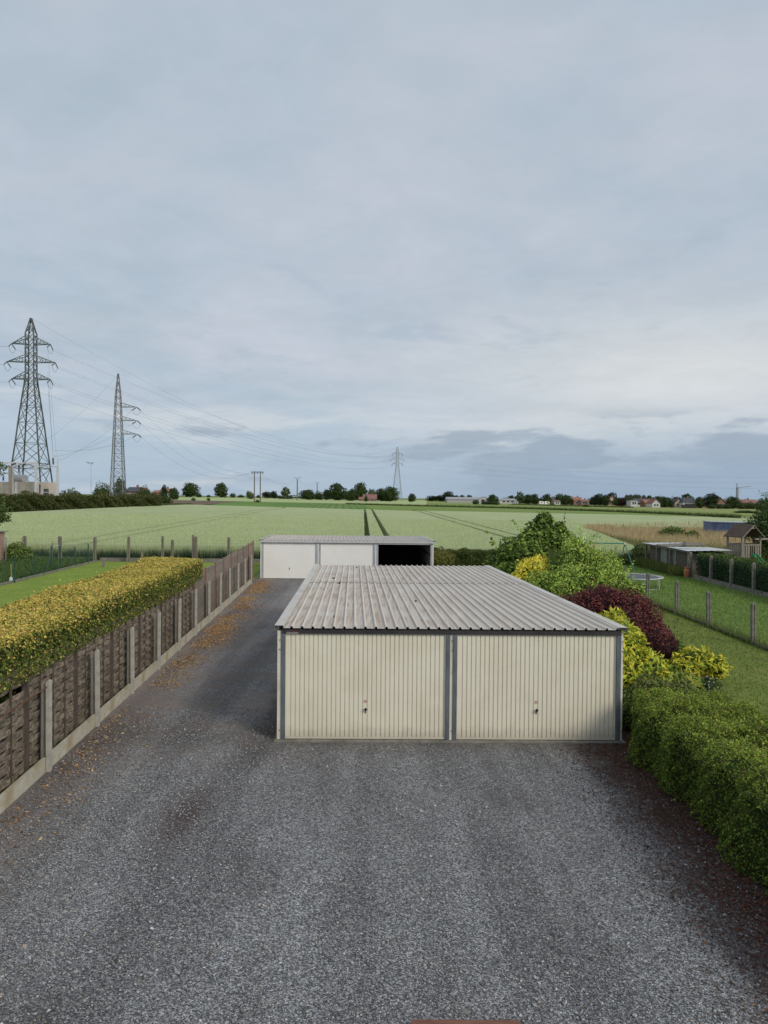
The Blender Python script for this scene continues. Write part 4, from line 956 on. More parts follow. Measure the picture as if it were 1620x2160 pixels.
def lawn_blades(name, label, n, xr, yr, h, pal, cond=None, wd=.006):
    X = rng.uniform(*xr, n); Y = yr[0]+(yr[1]-yr[0])*rng.random(n)**1.3
    if cond is not None: k = cond(X, Y); X = X[k]; Y = Y[k]
    n = len(X); P = np.stack([X, Y, np.full(n, .015)], 1); c = pick(pal, n)
    blades(name, label, 'grass', P, h*rng.uniform(.5, 1.4, n), np.full(n, wd)*np.interp(Y, [10, 50], [1, 3]), c*.75, c, .5)
lawn_blades('grass', 'short grass of the lawn right of the purple shrub', 60000, (6.0, 11.2), (11, 40), .055, [(.19, .25, .05), (.25, .30, .065), (.15, .21, .045), (.31, .30, .10)])
lawn_blades('grass', 'longer green grass beyond the post fence on the right', 60000, (11.4, 17.3), (16, 49), .09, [(.18, .33, .07), (.23, .37, .08), (.14, .27, .055), (.31, .37, .12)])
lawn_blades('grass', 'bright mown grass behind the golden hedge', 26000, (-18.6, -6.6), (14, 46.8), .04, [(.24, .33, .055), (.29, .37, .07), (.19, .27, .045)], lambda x, y: (x > -18.3-.045*(y-33)+.1) & (x < flen(y)-.5))
lawn_blades('tall_grass', 'tangled dark green grass of the fenced plot at far left', 26000, (-30, -18.6), (28, 48), .32, [(.075, .13, .03), (.10, .17, .04), (.055, .10, .022), (.15, .19, .06)], lambda x, y: x < -18.6-.045*(y-33), .010)
yk = rng.uniform(16, 36, 5000); blades('tall_grass', 'uncut grass tufts along the right fence kerb', 'grass', np.stack([11.28+rng.normal(size=5000)*.10+.05, yk, np.full(5000, .01)], 1), rng.uniform(.08, .34, 5000), np.full(5000, .012), pick([(.08, .12, .03)], 5000), pick([(.17, .23, .06), (.24, .27, .09)], 5000), .35)
P = np.stack([17.2+rng.normal(size=3500)*.28, rng.uniform(40.5, 48.5, 3500), np.full(3500, .01)], 1)
blades('tall_grass', 'weeds growing along the foot of the ramshackle shed', 'weeds', P, rng.uniform(.15, .7, 3500), np.full(3500, .03), pick([(.07, .10, .025)], 3500), pick([(.14, .19, .05), (.22, .22, .07)], 3500), .3)
P = np.stack([rng.uniform(8, 20, 7000), 47.6+rng.random(7000)*2.2, np.full(7000, .01)], 1)
blades('tall_grass', 'dark weeds between the swing frame and the wheat', 'weeds', P, rng.uniform(.2, .75, 7000), np.full(7000, .03), pick([(.04, .07, .02)], 7000), pick([(.08, .12, .04), (.12, .16, .05)], 7000), .3)

# ------------------------------------------------------------------ left garden: fences, posts, small things
GP = mat('dark_green_post', (.02, .055, .045), (.03, .075, .06), 6, .5, .3)
OLDP = mat('old_field_post', (.19, .165, .13), (.29, .26, .21), 6, .9, .1, (3, 3, 1), fine=.3, fscale=30, c3=(.17, .11, .07), s3=2)
lf = empty('wire_fence', (-18.7, 40, 0), 'dark green wire fence with a small gate across the left lawn', 'fence')
def lx(y): return -18.3-.045*(y-33)
for px, py, top in ((31, 1230, 1176), (72, 1217, 1168), (158, 1197, 1153), (186, 1190, 1147)):
    p = atz(px, py); h = aty(px, top, p[1])[2]; MB().tube([(p[0], p[1], 0), (p[0], p[1], h)], .035, 8).build('post', GP, lf)
gp = [atz(109, 1206), atz(127, 1203)]
for p in gp: MB().tube([(p[0], p[1], 0), (p[0], p[1], 1.5)], .045, 8).build('gate_post', GP, lf)
gt = MB().tube([(*gp[0][:2], 1.45), (*gp[1][:2], 1.45)], .02, 6).build('gate_bar', GALV, lf)
p = atz(95, 1213); MB().tube([(p[0], p[1], 0), (gp[0][0], gp[0][1], 1.25)], .03, 6).build('brace', GP, lf)
q = MB()
for zz in np.linspace(.15, 1.35, 9): q.tube([(lx(33), 33, zz), (lx(40), 40, zz), (lx(46.8), 46.8, zz)], .0035, 3, False)
for yy in np.arange(33, 46.8, .16): q.tube([(lx(yy), yy, .12), (lx(yy), yy, 1.35)], .003, 3, False)
q.build('wire_mesh', WIREG, lf)
MB().prism([(lx(30)-.04, 30, -.02), (lx(30)+.04, 30, -.02), (lx(46.8)+.04, 46.8, -.02), (lx(46.8)-.04, 46.8, -.02)], (0, 0, .16)).build('kerb_slab', CONCD, lf)
bf = empty('field_fence', (-16, 47.6, 0), 'weathered concrete posts and wire along the wheat edge on the left', 'fence')
OPM = pyr_post(1.72, .17).mesh('post')
for px, py, hs in ((53, 1188, 1.0), (127, 1187, 1.0), (200, 1187, .98), (271, 1186, 1.0), (343, 1184, 1.0), (363, 1184, .86), (408, 1183, 1.05), (413.5, 1184, .99), (483, 1183, .97)):
    p = atz(px, py); p[1] = np.clip(p[1], 46.6, 48.0); X = aty(px, 1185, p[1])[0]
    link('post', OPM, OLDP, bf, (X+16, p[1]-47.6, 0), (random.uniform(-.02, .02), random.uniform(-.02, .02), random.uniform(-.2, .2)), (1, 1, hs))
for a, b_ in ((-25, -19.2), (-19.0, -14), (-14, -9.5), (-9.5, -7.2)):
    q = MB()
    for zz in np.linspace(.25, 1.45, 8): q.tube([(a, 47.5, zz), (b_, 47.5, zz)], .003, 3, False)
    for xx in np.arange(a, b_, .2): q.tube([(xx, 47.5, .2), (xx, 47.5, 1.45)], .0025, 3, False)
    q.build('wire_mesh', WIREG, bf)
    MB().box(a+.05, b_-.05, 47.40, 47.46, -.02, .24).build('kerb_slab', CONCD, bf)
for px, top, lab in ((218, 1180, 'short dark fence stump on the lawn behind the golden hedge'), (300, 1161, 'short old post standing on the far lawn before the wheat')):
    p = atz(px, 1197 if px < 250 else 1188); z = aty(px, top, p[1])[2]; q = MB().box(p[0]-.06, p[0]+.06, p[1]-.06, p[1]+.06, -.02, max(z, .4)); tag(q.build('wooden_stump', OLDP), lab, 'post')
for k, (px, b_, t_) in enumerate(((12, 1190, 1133), (27, 1185, 1150), (36, 1180, 1143), (46, 1182, 1134), (110, 1186, 1145))):
    p = atz(px, b_); z = aty(px, t_, p[1])[2]; q = MB().tube([(p[0], p[1], 0), (p[0]+.03, p[1], z)], [.035, .025], 6)
    tag(q.build('garden_stake', OLDP), ('leftmost, second, third, fourth, fifth'.split(', '))[k]+' thin grey stake from the left in the rough plot', 'stake', 'stakes in the rough plot')
sp = atz(24, 1229); spd = empty('garden_spade', (sp[0], sp[1], 0), 'white-bladed spade with yellow handle leaning at the wire fence', 'spade')
YH = mat('yellow_handle', (.55, .48, .18), (.6, .52, .22), 8, .6)
MB().tube([(sp[0], sp[1], .25), (sp[0]-.02, sp[1], .92)], .016, 6).build('handle', YH, spd); q = MB(); ball(q, (sp[0], sp[1]-.03, .14), (.10, .03, .16), 8, 6); q.build('blade', WHITED, spd)
# brick lean-to, mostly outside the left edge
BRK = mat('brick_pink', (.36, .22, .17), (.44, .29, .23), 9, .9, .1, fine=.2, fscale=40); MORT = mat('mortar', (.33, .29, .25), (.38, .34, .30), 9, .9)
bs = empty('brick_shed', (-25.0, 45.0, 0), 'corner of a pink brick shed with corrugated roof at the left edge', 'shed')
xb = -24.25
MB().box(xb-3.2, xb-.008, 44.81, 45.5, 0, 1.98).build('wall', MORT, bs)
BKM = MB().box(0, .24, -.012, .01, 0, .066).mesh('brick'); BKS = MB().box(-.01, .012, 0, .24, 0, .066).mesh('brick')
for r in range(24):
    for k in range(4): link('brick', BKM, BRK, bs, (xb+25.0-.26-k*.255+(.12 if r % 2 else 0)-.0, 44.805-45, .03+r*.08))
    for k in range(2): link('brick', BKS, BRK, bs, (xb+25.0-.008, 44.83-45+k*.255, .03+r*.08))
MB().box(xb-.44, xb-.24, 44.78, 44.80, .2, 1.9).build('door_jamb', INSIDE, bs)
q = MB(); n = 26
q.sheet([[(xb-3.4+3.55*i/n, y, 2.03+.04*(i % 2)) for i in range(n+1)] for y in (44.5, 45.7)]); q.sheet([[(xb-3.4+3.55*i/n, y, 2.02+.04*(i % 2)) for i in range(n, -1, -1)] for y in (44.5, 45.7)]); q.build('roof_sheet', CONCD, bs)
MB().box(xb-3.4, xb+.15, 44.5, 44.54, 1.985, 2.025).build('fascia', SHR, bs)

# ------------------------------------------------------------------ small things on the gravel
p = atz(1364, 1788); q = MB(); q.lathe([(.03, 0), (.034, .004), (.034, .016), (.024, .022)], (p[0], p[1], .012), 'z', 14); tag(q.build('bottle_cap', BLACK), 'small round black cap lying on the gravel at right', 'cap')
BRN = mat('brown_board', (.17, .075, .05), (.23, .11, .075), 6, .7, .3, (1, 6, 6), fine=.2)
a = atz(868, 2158, .05); b_ = atz(1096, 2152, .05)
q = MB().box(a[0], b_[0], b_[1]-.25, b_[1], .007, .05); tag(q.build('threshold_board', BRN), 'red-brown board edge lying at the very bottom of the picture', 'board')

# ------------------------------------------------------------------ trees
def tree_proto(kind):
    """unit tree: height 1, crown width about `cw`; returns (trunk mesh, crown mesh)"""
    P = dict(round=dict(b=[(0, 0, .52, .41, .41, .42), (-.2, .05, .36, .27, .27, .30), (.21, -.05, .38, .27, .27, .31), (.03, 0, .78, .25, .25, .22), (0, .1, .25, .3, .3, .22)], pal=[(.035, .06, .016), (.05, .085, .022), (.07, .105, .028)], n=2600),
             airy=dict(b=[(0, 0, .72, .28, .28, .26), (-.22, 0, .55, .2, .2, .16), (.24, .03, .52, .2, .2, .17), (0, .1, .5, .22, .22, .18), (.1, -.1, .38, .17, .17, .12), (-.15, -.1, .36, .15, .15, .1)], pal=[(.05, .085, .022), (.075, .115, .03), (.10, .145, .04)], n=1500),
             bushy=dict(b=[(0, 0, .45, .5, .5, .5), (-.3, .1, .35, .34, .34, .38), (.32, -.1, .36, .33, .33, .37)], pal=[(.04, .065, .018), (.055, .085, .024), (.075, .11, .03)], n=2200),
             dark=dict(b=[(0, 0, .55, .42, .42, .45), (-.1, .1, .75, .26, .26, .24), (.15, -.05, .42, .32, .32, .35)], pal=[(.018, .032, .014), (.028, .045, .018), (.04, .06, .022)], n=2300),
             pale=dict(b=[(0, 0, .5, .42, .42, .48), (.15, 0, .72, .25, .25, .26), (-.2, 0, .4, .28, .28, .34)], pal=[(.10, .135, .05), (.13, .165, .065), (.08, .11, .04)], n=2000),
             purple=dict(b=[(0, 0, .52, .44, .44, .46), (.1, 0, .7, .27, .27, .26)], pal=[(.03, .012, .014), (.045, .018, .02), (.06, .028, .026)], n=1600),
             poplar=dict(b=[(0, 0, .52, .2, .2, .46), (.05, 0, .7, .14, .14, .28)], pal=[(.10, .13, .07), (.12, .15, .085)], n=1300))[kind]
    pts, nn = blobs_pts(P['b'], P['n'], jit=.2, zmin=.02, amp=.18)
    # thin out some clumps so that sky shows through
    f = np.sin(pts[:, 0]*17+1)*np.sin(pts[:, 1]*15+2)*np.sin(pts[:, 2]*19); keep = rng.random(len(pts)) > np.clip(f*1.3-.15, 0, .85)
    pts = pts[keep]; nn = nn[keep]; n = len(pts)
    size = .055 if kind != 'airy' else .06
    V, F, C = leafgeo(pts, nn*.8+rng.normal(size=pts.shape)*.7+[0, 0, .3], size*rng.uniform(.6, 1.6, n), pick(P['pal'], n), .8)
    cm = fastmesh('crown_'+kind, V, F, C)
    q = MB(); q.tube([(0, 0, -.03), (.005, 0, .2), (0, .005, .55)], [.035, .028, .014], 7)
    for b in P['b']:
        q.tube([(0, 0, .22), ((b[0])*.5, b[1]*.5, .22+(b[2]-.22)*.6), (b[0], b[1], b[2])], [.018, .012, .006], 5, False)
    tm = q.mesh('trunk_'+kind); 
    cr = MB()
    for b in P['b']: ball(cr, b[:3], (b[3]*.62, b[4]*.62, b[5]*.62), 8, 6)
    im = cr.mesh('inner_'+kind) if kind not in ('airy',) else None
    return tm, cm, im
INNERD = {k: mat('inner_'+k, tuple(v*.9 for v in c), tuple(v*1.15 for v in c), 14, .9, .1) for k, c in dict(round=(.045, .07, .02), bushy=(.045, .07, .02), dark=(.025, .04, .016), pale=(.10, .13, .05), purple=(.035, .015, .016), poplar=(.10, .13, .07)).items()}
PROTO = {k: tree_proto(k) for k in ('round', 'airy', 'bushy', 'dark', 'pale', 'purple', 'poplar')}
def tree(px, wpx, top, Y, kind, label, name='broadleaf_tree', cat='tree', group=None, base=None):
    X = aty(px, 1050, Y)[0]; z0 = float(terr(X, Y)); zt = aty(px, top, Y)[2]
    if base is not None: z0 = min(z0, aty(px, base, Y)[2])
    h = max(zt-z0, 1.0); w = wpx*Y/FPX*(1.15 if px < 1000 else 1.3); tm, cm, im = PROTO[kind]
    cwid = dict(round=.86, airy=.86, bushy=1.3, dark=.86, pale=.86, purple=.9, poplar=.42)[kind]
    t = empty(name, (X, Y, z0), label, cat, group); s = (w/cwid, w/cwid, h); r = (0, 0, random.uniform(0, 6.28))
    link('trunk', tm, BARK, t, rot=r, scale=s); link('crown', cm, LEAF, t, rot=r, scale=s)
    if im is not None: link('inner_crown', im, INNERD[kind], t, rot=r, scale=(s[0]*.9, s[1]*.9, s[2]*.98))
    return t
T = [
 (108, 46, 1030, 150, 'pale', 'bush inside the substation just right of the white gantry'),
 (150, 66, 1031, 165, 'bushy', 'bushy tree left of the lamp post above the long hedge'),
 (217, 46, 1017, 215, 'bushy', 'broad green tree between the lamp post and the slim pylon'),
 (253, 26, 1009, 230, 'round', 'round tree directly behind the foot of the slim pylon'),
 (282, 30, 1041, 205, 'pale', 'low bush under the dark-roofed house by the slim pylon'),
 (304, 30, 1024, 260, 'bushy', 'tree hiding the right side of the dark-roofed house'),
 (320, 30, 1036, 225, 'bushy', 'low bush left of the orange-roofed house'),
 (345, 34, 1040, 215, 'bushy', 'rounded bush in front of the orange-roofed house'),
 (347, 11, 1023.5, 330, 'dark', 'dark dome-shaped tree rising over the orange roof'),
 (366, 22, 1029, 320, 'round', 'tree right beside the orange-roofed house'),
 (402, 34, 1018.5, 470, 'round', 'lone round dense tree left of the twin-pole power line'),
 (420, 12, 1040, 480, 'bushy', 'small bush at the right foot of the lone round tree'),
 (440, 8, 1043, 500, 'bushy', 'tiny bush on the skyline between the two lone trees'),
 (466, 27, 1018.5, 480, 'round', 'second lone tree with ragged crown left of the twin poles'),
 (491, 15, 1039.5, 520, 'bushy', 'first low round bush right of the ragged lone tree'),
 (508, 14, 1043, 540, 'bushy', 'second lower bush right of the ragged lone tree'),
 (527, 15, 1036, 420, 'pale', 'pale willow-like tree just left of the twin poles'),
 (545, 8, 1043, 520, 'bushy', 'small dark bush showing between the twin poles'),
 (563, 20, 1037.5, 500, 'dark', 'pointed dark tree right of the twin poles'),
 (577, 14, 1036, 490, 'dark', 'egg-shaped dark tree right of the twin poles'),
 (590, 9, 1044, 500, 'bushy', 'low bush left of the airy skyline tree'),
 (602.5, 21, 1027, 480, 'airy', 'airy open-crowned tree left of the single pole'),
 (602, 44, 1045.5, 495, 'bushy', 'low dark thicket beneath the airy skyline tree'),
 (648, 34, 1033, 470, 'round', 'wide tree just right of the first single pole'),
 (672, 19, 1035, 480, 'bushy', 'tree at the foot of the second single pole'),
 (690, 16, 1033, 470, 'dark', 'dark tree left of the big tree at the farm'),
 (711, 36, 1019.5, 480, 'round', 'biggest broad tree left of the brick farmhouse'),
 (742, 28, 1032, 460, 'round', 'shorter tree between the two tall farm trees'),
 (760, 29, 1018, 500, 'round', 'tall oval tree behind the brick farmhouse'),
 (786, 22, 1032, 540, 'pale', 'paler tree behind the farmhouse roof'),
 (803, 22, 1030, 500, 'round', 'tree right of the farmhouse roof'),
 (824, 34, 1026.5, 490, 'round', 'broad dark tree in front of the distant pylon foot'),
 (772, 8, 1043, 440, 'bushy', 'small bush before the brick farmhouse'),
 (869, 16, 1041, 480, 'round', 'lone reddish-green tree right of the distant pylon'),
 (913, 20, 1046, 600, 'dark', 'left end of the dark wood behind the long barn'),
 (930, 22, 1045, 600, 'dark', 'middle of the dark wood behind the long barn'),
 (946, 22, 1037, 590, 'dark', 'tallest tree of the dark wood behind the barn left end'),
 (962, 12, 1045, 600, 'dark', 'first small dark tree above the barn roof'),
 (975, 12, 1044.5, 600, 'dark', 'second small dark tree above the barn roof'),
 (990, 14, 1044, 600, 'round', 'third small tree above the barn roof'),
 (1004, 16, 1053.5, 400, 'bushy', 'round bush in the field before the barn gable'),
 (1024, 14, 1057, 395, 'bushy', 'low bush right of the barn gable'),
 (1040, 26, 1056.5, 395, 'bushy', 'wide low bush right of the barn'),
 (1039.5, 19, 1043, 470, 'round', 'round tree right behind the white barn gable'),
 (1079, 15, 1045, 520, 'round', 'round tree over the grey-roofed house'),
 (1097, 18, 1037, 460, 'airy', 'tall airy tree right of the grey-roofed house'),
 (1113, 20, 1043, 470, 'round', 'brownish tree in the row left of the caravans'),
 (1127, 18, 1042, 470, 'round', 'tree of the row nearest the white caravans'),
 (1140, 12, 1052, 480, 'dark', 'small dark tree behind the white caravans'),
 (1153.5, 17, 1042, 450, 'round', 'tree standing over the right caravan'),
 (1163, 12, 1060, 400, 'bushy', 'low field bush in front of the caravans'),
 (1180, 20, 1041, 470, 'airy', 'airy tree left of the orange-roofed village house'),
 (1194, 24, 1044, 450, 'round', 'dense tree left of the orange-roofed village house'),
 (1236, 13, 1063, 370, 'bushy', 'isolated round bush in the meadow below the village'),
 (1255, 20, 1049, 440, 'dark', 'dark low tree left in the conifer-like clump'),
 (1264, 20, 1042, 440, 'dark', 'tallest dark tree in the clump right of the brick house'),
 (1277, 16, 1044, 450, 'round', 'green tree right in the dark clump'),
 (1291, 19, 1039.5, 460, 'dark', 'dark umbrella-shaped tree above the peach gable'),
 (1304, 24, 1050, 430, 'round', 'green tree right of the peach gable'),
 (1313.5, 14, 1049, 420, 'purple', 'dark purple tree left of the white cube house'),
 (1327, 14, 1052, 425, 'round', 'green tree between purple tree and white cube house'),
 (1322, 10, 1044, 640, 'poplar', 'first pale poplar in the row behind the white cube house'),
 (1331, 10, 1043.5, 640, 'poplar', 'second pale poplar in the row behind the white cube house'),
 (1340, 10, 1043, 640, 'poplar', 'third pale poplar in the row behind the white cube house'),
 (1349, 9, 1044, 640, 'poplar', 'fourth pale poplar in the row behind the white cube house'),
 (1358, 9, 1044.5, 640, 'poplar', 'last pale poplar at the right end of the row'),
 (1369, 13, 1045, 480, 'round', 'tree over the bright orange roof'),
 (1387, 20, 1046.5, 500, 'round', 'tree behind the white gabled house'),
 (1403, 26, 1048, 410, 'round', 'large light green tree right of the white gabled house'),
 (1427, 18, 1048, 520, 'round', 'tree behind the beige gabled house'),
 (1449, 24, 1041.5, 480, 'round', 'tall green tree behind the dark hip roof'),
 (1475, 15, 1048, 390, 'round', 'slim dark tree right of the dark hip roof'),
 (1499.5, 26, 1041.5, 395, 'dark', 'big round dark tree left of the red brick gable'),
 (1519, 14, 1062, 370, 'bushy', 'garden bush below the red brick gable'),
 (1502, 16, 1062, 372, 'bushy', 'garden bush below the big round dark tree'),
 (1533, 16, 1061, 372, 'bushy', 'garden bush right of the red brick gable'),
 (1546, 26, 1047.5, 380, 'round', 'ragged tree at the foot of the crane'),
 (1566, 22, 1058, 370, 'bushy', 'dense bush left below the long brown roof'),
 (1584, 22, 1058, 370, 'bushy', 'dense bush right below the long brown roof'),
 (1603, 16, 1060, 375, 'bushy', 'bush at the right end of the long brown roof'),
 (1575, 40, 1076, 250, 'bushy', 'low scrub patch in the field near the right edge'),
 (1610, 22, 1052, 300, 'pale', 'pale tree at the right edge above the scrub'),
]
for t_ in T: tree(*t_)
for (px, top, lab) in ((408, 1050, 'left of two tiny trees by the ploughed field'), (440, 1050, 'right of two tiny trees by the ploughed field'), (543, 1053.5, 'small bush at the foot of the twin poles')):
    tree(px, 10, top, 300, 'airy' if px < 500 else 'bushy', lab)
# far hedgerow that reads as one mass
hb_ = []
for px0, px1, Y, h0, h1 in ((575, 640, 540, 1.5, 3), (640, 840, 540, 3, 6), (900, 1000, 620, 3, 5), (1060, 1200, 520, 3, 6), (1245, 1330, 500, 3, 6), (1330, 1440, 520, 3, 7), (1440, 1620, 470, 3, 6.5)):
    for px in np.arange(px0, px1, 5.0):
        X = aty(px+rng.uniform(-2, 2), 1050, Y)[0]; h = rng.uniform(h0, h1); z = float(terr(X, Y)); hb_.append((X, Y+rng.uniform(-6, 6), z+h*.45, rng.uniform(1.6, 3.2), 2.0, h*.55))
Pw, Nw = blobs_pts(hb_, 16000, jit=.15, zmin=-1, amp=.18)
Vw, Fw, Cw = leafgeo(Pw, Nw*.8+rng.normal(size=Pw.shape)*.6+[0, 0, .3], .75*rng.uniform(.6, 1.5, len(Pw)), pick([(.035, .06, .018), (.05, .08, .024), (.07, .105, .032), (.025, .042, .015)], len(Pw)), .8)
tag(link('far_hedgerow', fastmesh('far_hedgerow', Vw, Fw, Cw), LEAF), 'far dark hedgerows and thickets along the horizon', 'hedgerow', kind='stuff')
# trees cut by the frame
bush('broadleaf_tree', 'leafy tree reaching in from the left edge over the wheat', 'tree', [(-26.0, 45.2, 4.3, 1.5, 1.5, 1.2), (-25.0, 45.0, 3.5, 1.15, 1.1, .55), (-25.2, 45.2, 6.1, .95, 1.0, .65), (-24.2, 44.8, 2.95, .65, .6, .42), (-27.0, 45.5, 3.5, 1.7, 1.5, 1.6)], 6500, .17, [(.07, .12, .03), (.10, .16, .04), (.045, .08, .02), (.15, .20, .055)], None, LEAF, .5, stems=0, core=.5, sprigs=60, jit=.25, amp=.2)
q = MB().tube([(-27.3, 45.3, 0), (-27.2, 45.2, 2.2), (-26.5, 45.2, 5)], [.22, .17, .06], 9); q.tube([(-27.2, 45.2, 2.0), (-25.6, 45, 3), (-24.4, 44.8, 2.9)], [.09, .05, .02], 6)
q.build('trunk', BARK, [o for o in bpy.data.objects if o.get('label', '').startswith('leafy tree reaching in from the left')][0])
bush('broadleaf_tree', 'dark leafy tree at the right edge behind the play tower', 'tree', [(25.7, 46.0, 2.6, 1.7, 1.5, 1.5), (24.5, 45.8, 2.5, 1.0, 1.0, .8), (26.2, 46.3, 4.0, 1.4, 1.2, 1.1), (24.9, 45.8, 1.6, .9, .9, .9), (24.6, 46.0, 3.4, .6, .7, .5)], 9000, .15, [(.05, .09, .022), (.075, .125, .03), (.035, .065, .016), (.12, .17, .05)], None, LEAF, .5, stems=5, core=.6, sprigs=60, jit=.2, amp=.2)
bush('scrub_bush', 'dark scrub bush in the tan grass plot', 'shrub', [(30.0, 74.0, .7, 1.6, 1.0, .9), (31.6, 73.0, .5, 1.0, .9, .8)], 2500, .2, DKG, None, LEAF, .5, stems=3)
bush('scrub_bush', 'young green bush growing in the rough plot at far left', 'shrub', [(-23.6, 45.6, .55, .75, .5, .75), (-22.9, 45.4, .5, .5, .4, .55)], 2200, .13, GRB, None, LEAF, .5, stems=3)
bush('conifer_shrub', 'dark weedy bush left of the ramshackle shed', 'shrub', [(17.6, 48.9, .6, .7, .5, .75), (16.6, 48.6, .35, .6, .5, .4)], 1500, .12, [(.03, .055, .02), (.05, .08, .03)], None, LEAF, .5, stems=2)
# poppies, flowers: white blooms at lawn edge
bush('white_flowers', 'small white-flowered plant at the lawn edge', 'plant', [(7.5, 16.2, .2, .25, .22, .18)], 420, .05, [(.75, .78, .76), (.06, .10, .04), (.08, .13, .05)], [1, 3, 3], LEAF, .6, stems=2, core=.6)

# ------------------------------------------------------------------ substation hedge
hs = []
for a in np.linspace(0, 1, 16):
    X = -66+(-53.2+66)*a; Y = 98+(170-98)*a; z0 = float(terr(X, Y)); hs.append((X-1.1, Y, 1.1, z0, 4.42+.12*math.sin(a*23)+.1*math.sin(a*51)-.10*a))
hedge('long_hedge', 'long tall hedge of mixed dark green along the far left field', hs, 26000, .34, [(.055, .075, .02), (.085, .10, .028), (.04, .055, .016), (.10, .075, .035), (.09, .13, .03)], [(.12, .14, .04), (.13, .10, .04)], .4, .05, lumpf=.28, lumpk=.8, rnd=.5)

# ------------------------------------------------------------------ pylons, poles, cables
PYG = mat('green_lattice_steel', (.05, .065, .055), (.095, .11, .095), .6, .6, .4); PYL = mat('galvanised_lattice', (.14, .135, .13), (.20, .195, .19), .6, .5, .4)
INSU = mat('insulator', (.05, .055, .06), (.08, .08, .085), 8, .4, .4); WIRE = mat('cable', (.10, .105, .11), (.14, .145, .15), 8, .5, .4)
def pylon_parts(root, m, levels, arms, sides, legw, brw, insul=True):
    """levels: (z, halfwidth) from the ground up; arms: (z, length, dz)"""
    c = [(1, 1), (-1, 1), (-1, -1), (1, -1)]
    for sx_, sy_ in c:
        q = MB()
        for (z0, w0), (z1, w1) in zip(levels[:-1], levels[1:]): q.beam((sx_*w0, sy_*w0, z0), (sx_*w1, sy_*w1, z1), legw*(1 if w0 > 1 else .8))
        q.build('leg', m, root, local=True)
    q = MB()
    for (z0, w0), (z1, w1) in zip(levels[:-1], levels[1:]):
        for k in range(4):
            a = c[k]; b_ = c[(k+1) % 4]
            q.beam((a[0]*w0, a[1]*w0, z0), (b_[0]*w1, b_[1]*w1, z1), brw); q.beam((b_[0]*w0, b_[1]*w0, z0), (a[0]*w1, a[1]*w1, z1), brw)
            if w0 > 1.1: q.beam((a[0]*w1, a[1]*w1, z1), (b_[0]*w1, b_[1]*w1, z1), brw*.9)
    tag(q.build('bracing', m, root, local=True), kind='stuff')
    tips = []
    for z_, L, dz in arms:
        w = np.interp(z_, [l[0] for l in levels], [l[1] for l in levels])
        for s in sides:
            q = MB(); tip = (s*L, 0, z_)
            for sy_ in (-1, 1):
                q.beam((s*w, sy_*w, z_), tip, brw*1.3); q.beam((s*w, sy_*w, z_+dz), tip, brw*1.2)
                for f in (.3, .55, .78):
                    pa = Vector((s*w, sy_*w, z_)).lerp(Vector(tip), f); pb = Vector((s*w, sy_*w, z_+dz)).lerp(Vector(tip), f); pc = Vector((s*w, sy_*w, z_)).lerp(Vector(tip), f-.2)
                    q.beam(pa, pb, brw*.7); q.beam(pc, pb, brw*.7)
            for f in (.0, .3, .55, .78):
                pa = Vector((s*w, -w, z_)).lerp(Vector(tip), f); pb = Vector((s*w, w, z_)).lerp(Vector(tip), f); q.beam(pa, pb, brw*.7)
            q.build('crossarm', m, root, local=True); tips.append((s, z_, tip))
    return tips
P1 = aty(66, 1045, 155); z1 = float(terr(P1[0], 155))
lv = [(0, 5.0), (4.2, 4.45), (9, 3.85), (10.2, 3.7), (14.5, 3.1), (19, 2.55), (22.5, 2.05), (25, 1.7), (27.3, 1.35), (29.2, 1.15), (31, 1.15), (32.8, 1.15), (34.6, 1.15), (36.4, 1.15), (38.2, 1.15), (40, .6), (41.6, .15)]
lv = [(z_, w_*.76) for z_, w_ in lv]
py1 = empty('lattice_pylon', (P1[0], P1[1], z1), 'tallest dark green lattice pylon with six crossarms at far left', 'pylon', rz=rad(4))
ARM = [(28.4, 4.1, 1.5), (32.1, 5.1, 1.5), (36.0, 4.1, 1.6)]
tp = pylon_parts(py1, PYG, lv, ARM, (-1, 1), .24, .095)
for s, z_, t_ in tp:
    for dy in (-1, 1):
        q = MB().tube([(t_[0], 0, z_), (t_[0]-.1*s, dy*1.6, z_-.9)], .10, 6); q.build('insulator', INSU, py1, local=True)
    pts = [(t_[0]-.1*s, -1.6+3.2*k/8, z_-.9-1.1*(1-((k-4)/4)**2)) for k in range(9)]
    MB().tube(pts, .035, 4, False).build('jumper_wire', WIRE, py1, local=True)
P3 = aty(837.5, 1045, 545); z3 = float(terr(P3[0], 545))
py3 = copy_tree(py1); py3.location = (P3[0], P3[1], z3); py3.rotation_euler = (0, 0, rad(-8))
PYF = mat('haze_paled_lattice', (.26, .28, .29), (.34, .36, .37), .6, .5, .4)  # distance haze put into the far pylon's paler steel colour
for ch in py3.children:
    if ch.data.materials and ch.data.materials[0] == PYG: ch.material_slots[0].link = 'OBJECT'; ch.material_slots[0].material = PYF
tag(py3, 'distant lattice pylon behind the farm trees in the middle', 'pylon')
P2 = aty(249, 1045, 185); z2 = float(terr(P2[0], 185))
py2 = empty('lattice_pylon', (P2[0], P2[1], z2), 'slim light grey pylon with three crossarms on one side only', 'pylon', rz=rad(6))
lv2 = [(0, 1.8)]+[(z_, w) for z_, w in zip(np.linspace(2.2, 27.5, 14), np.linspace(1.66, .66, 14))]+[(29.2, .58), (31, .42), (32.8, .26), (34.6, .12)]
ARM2 = [(19.0, 4.9, 1.1), (22.5, 4.8, 1.1), (26.0, 4.7, 1.1)]
tp2 = pylon_parts(py2, PYL, lv2, ARM2, (1,), .19, .08)
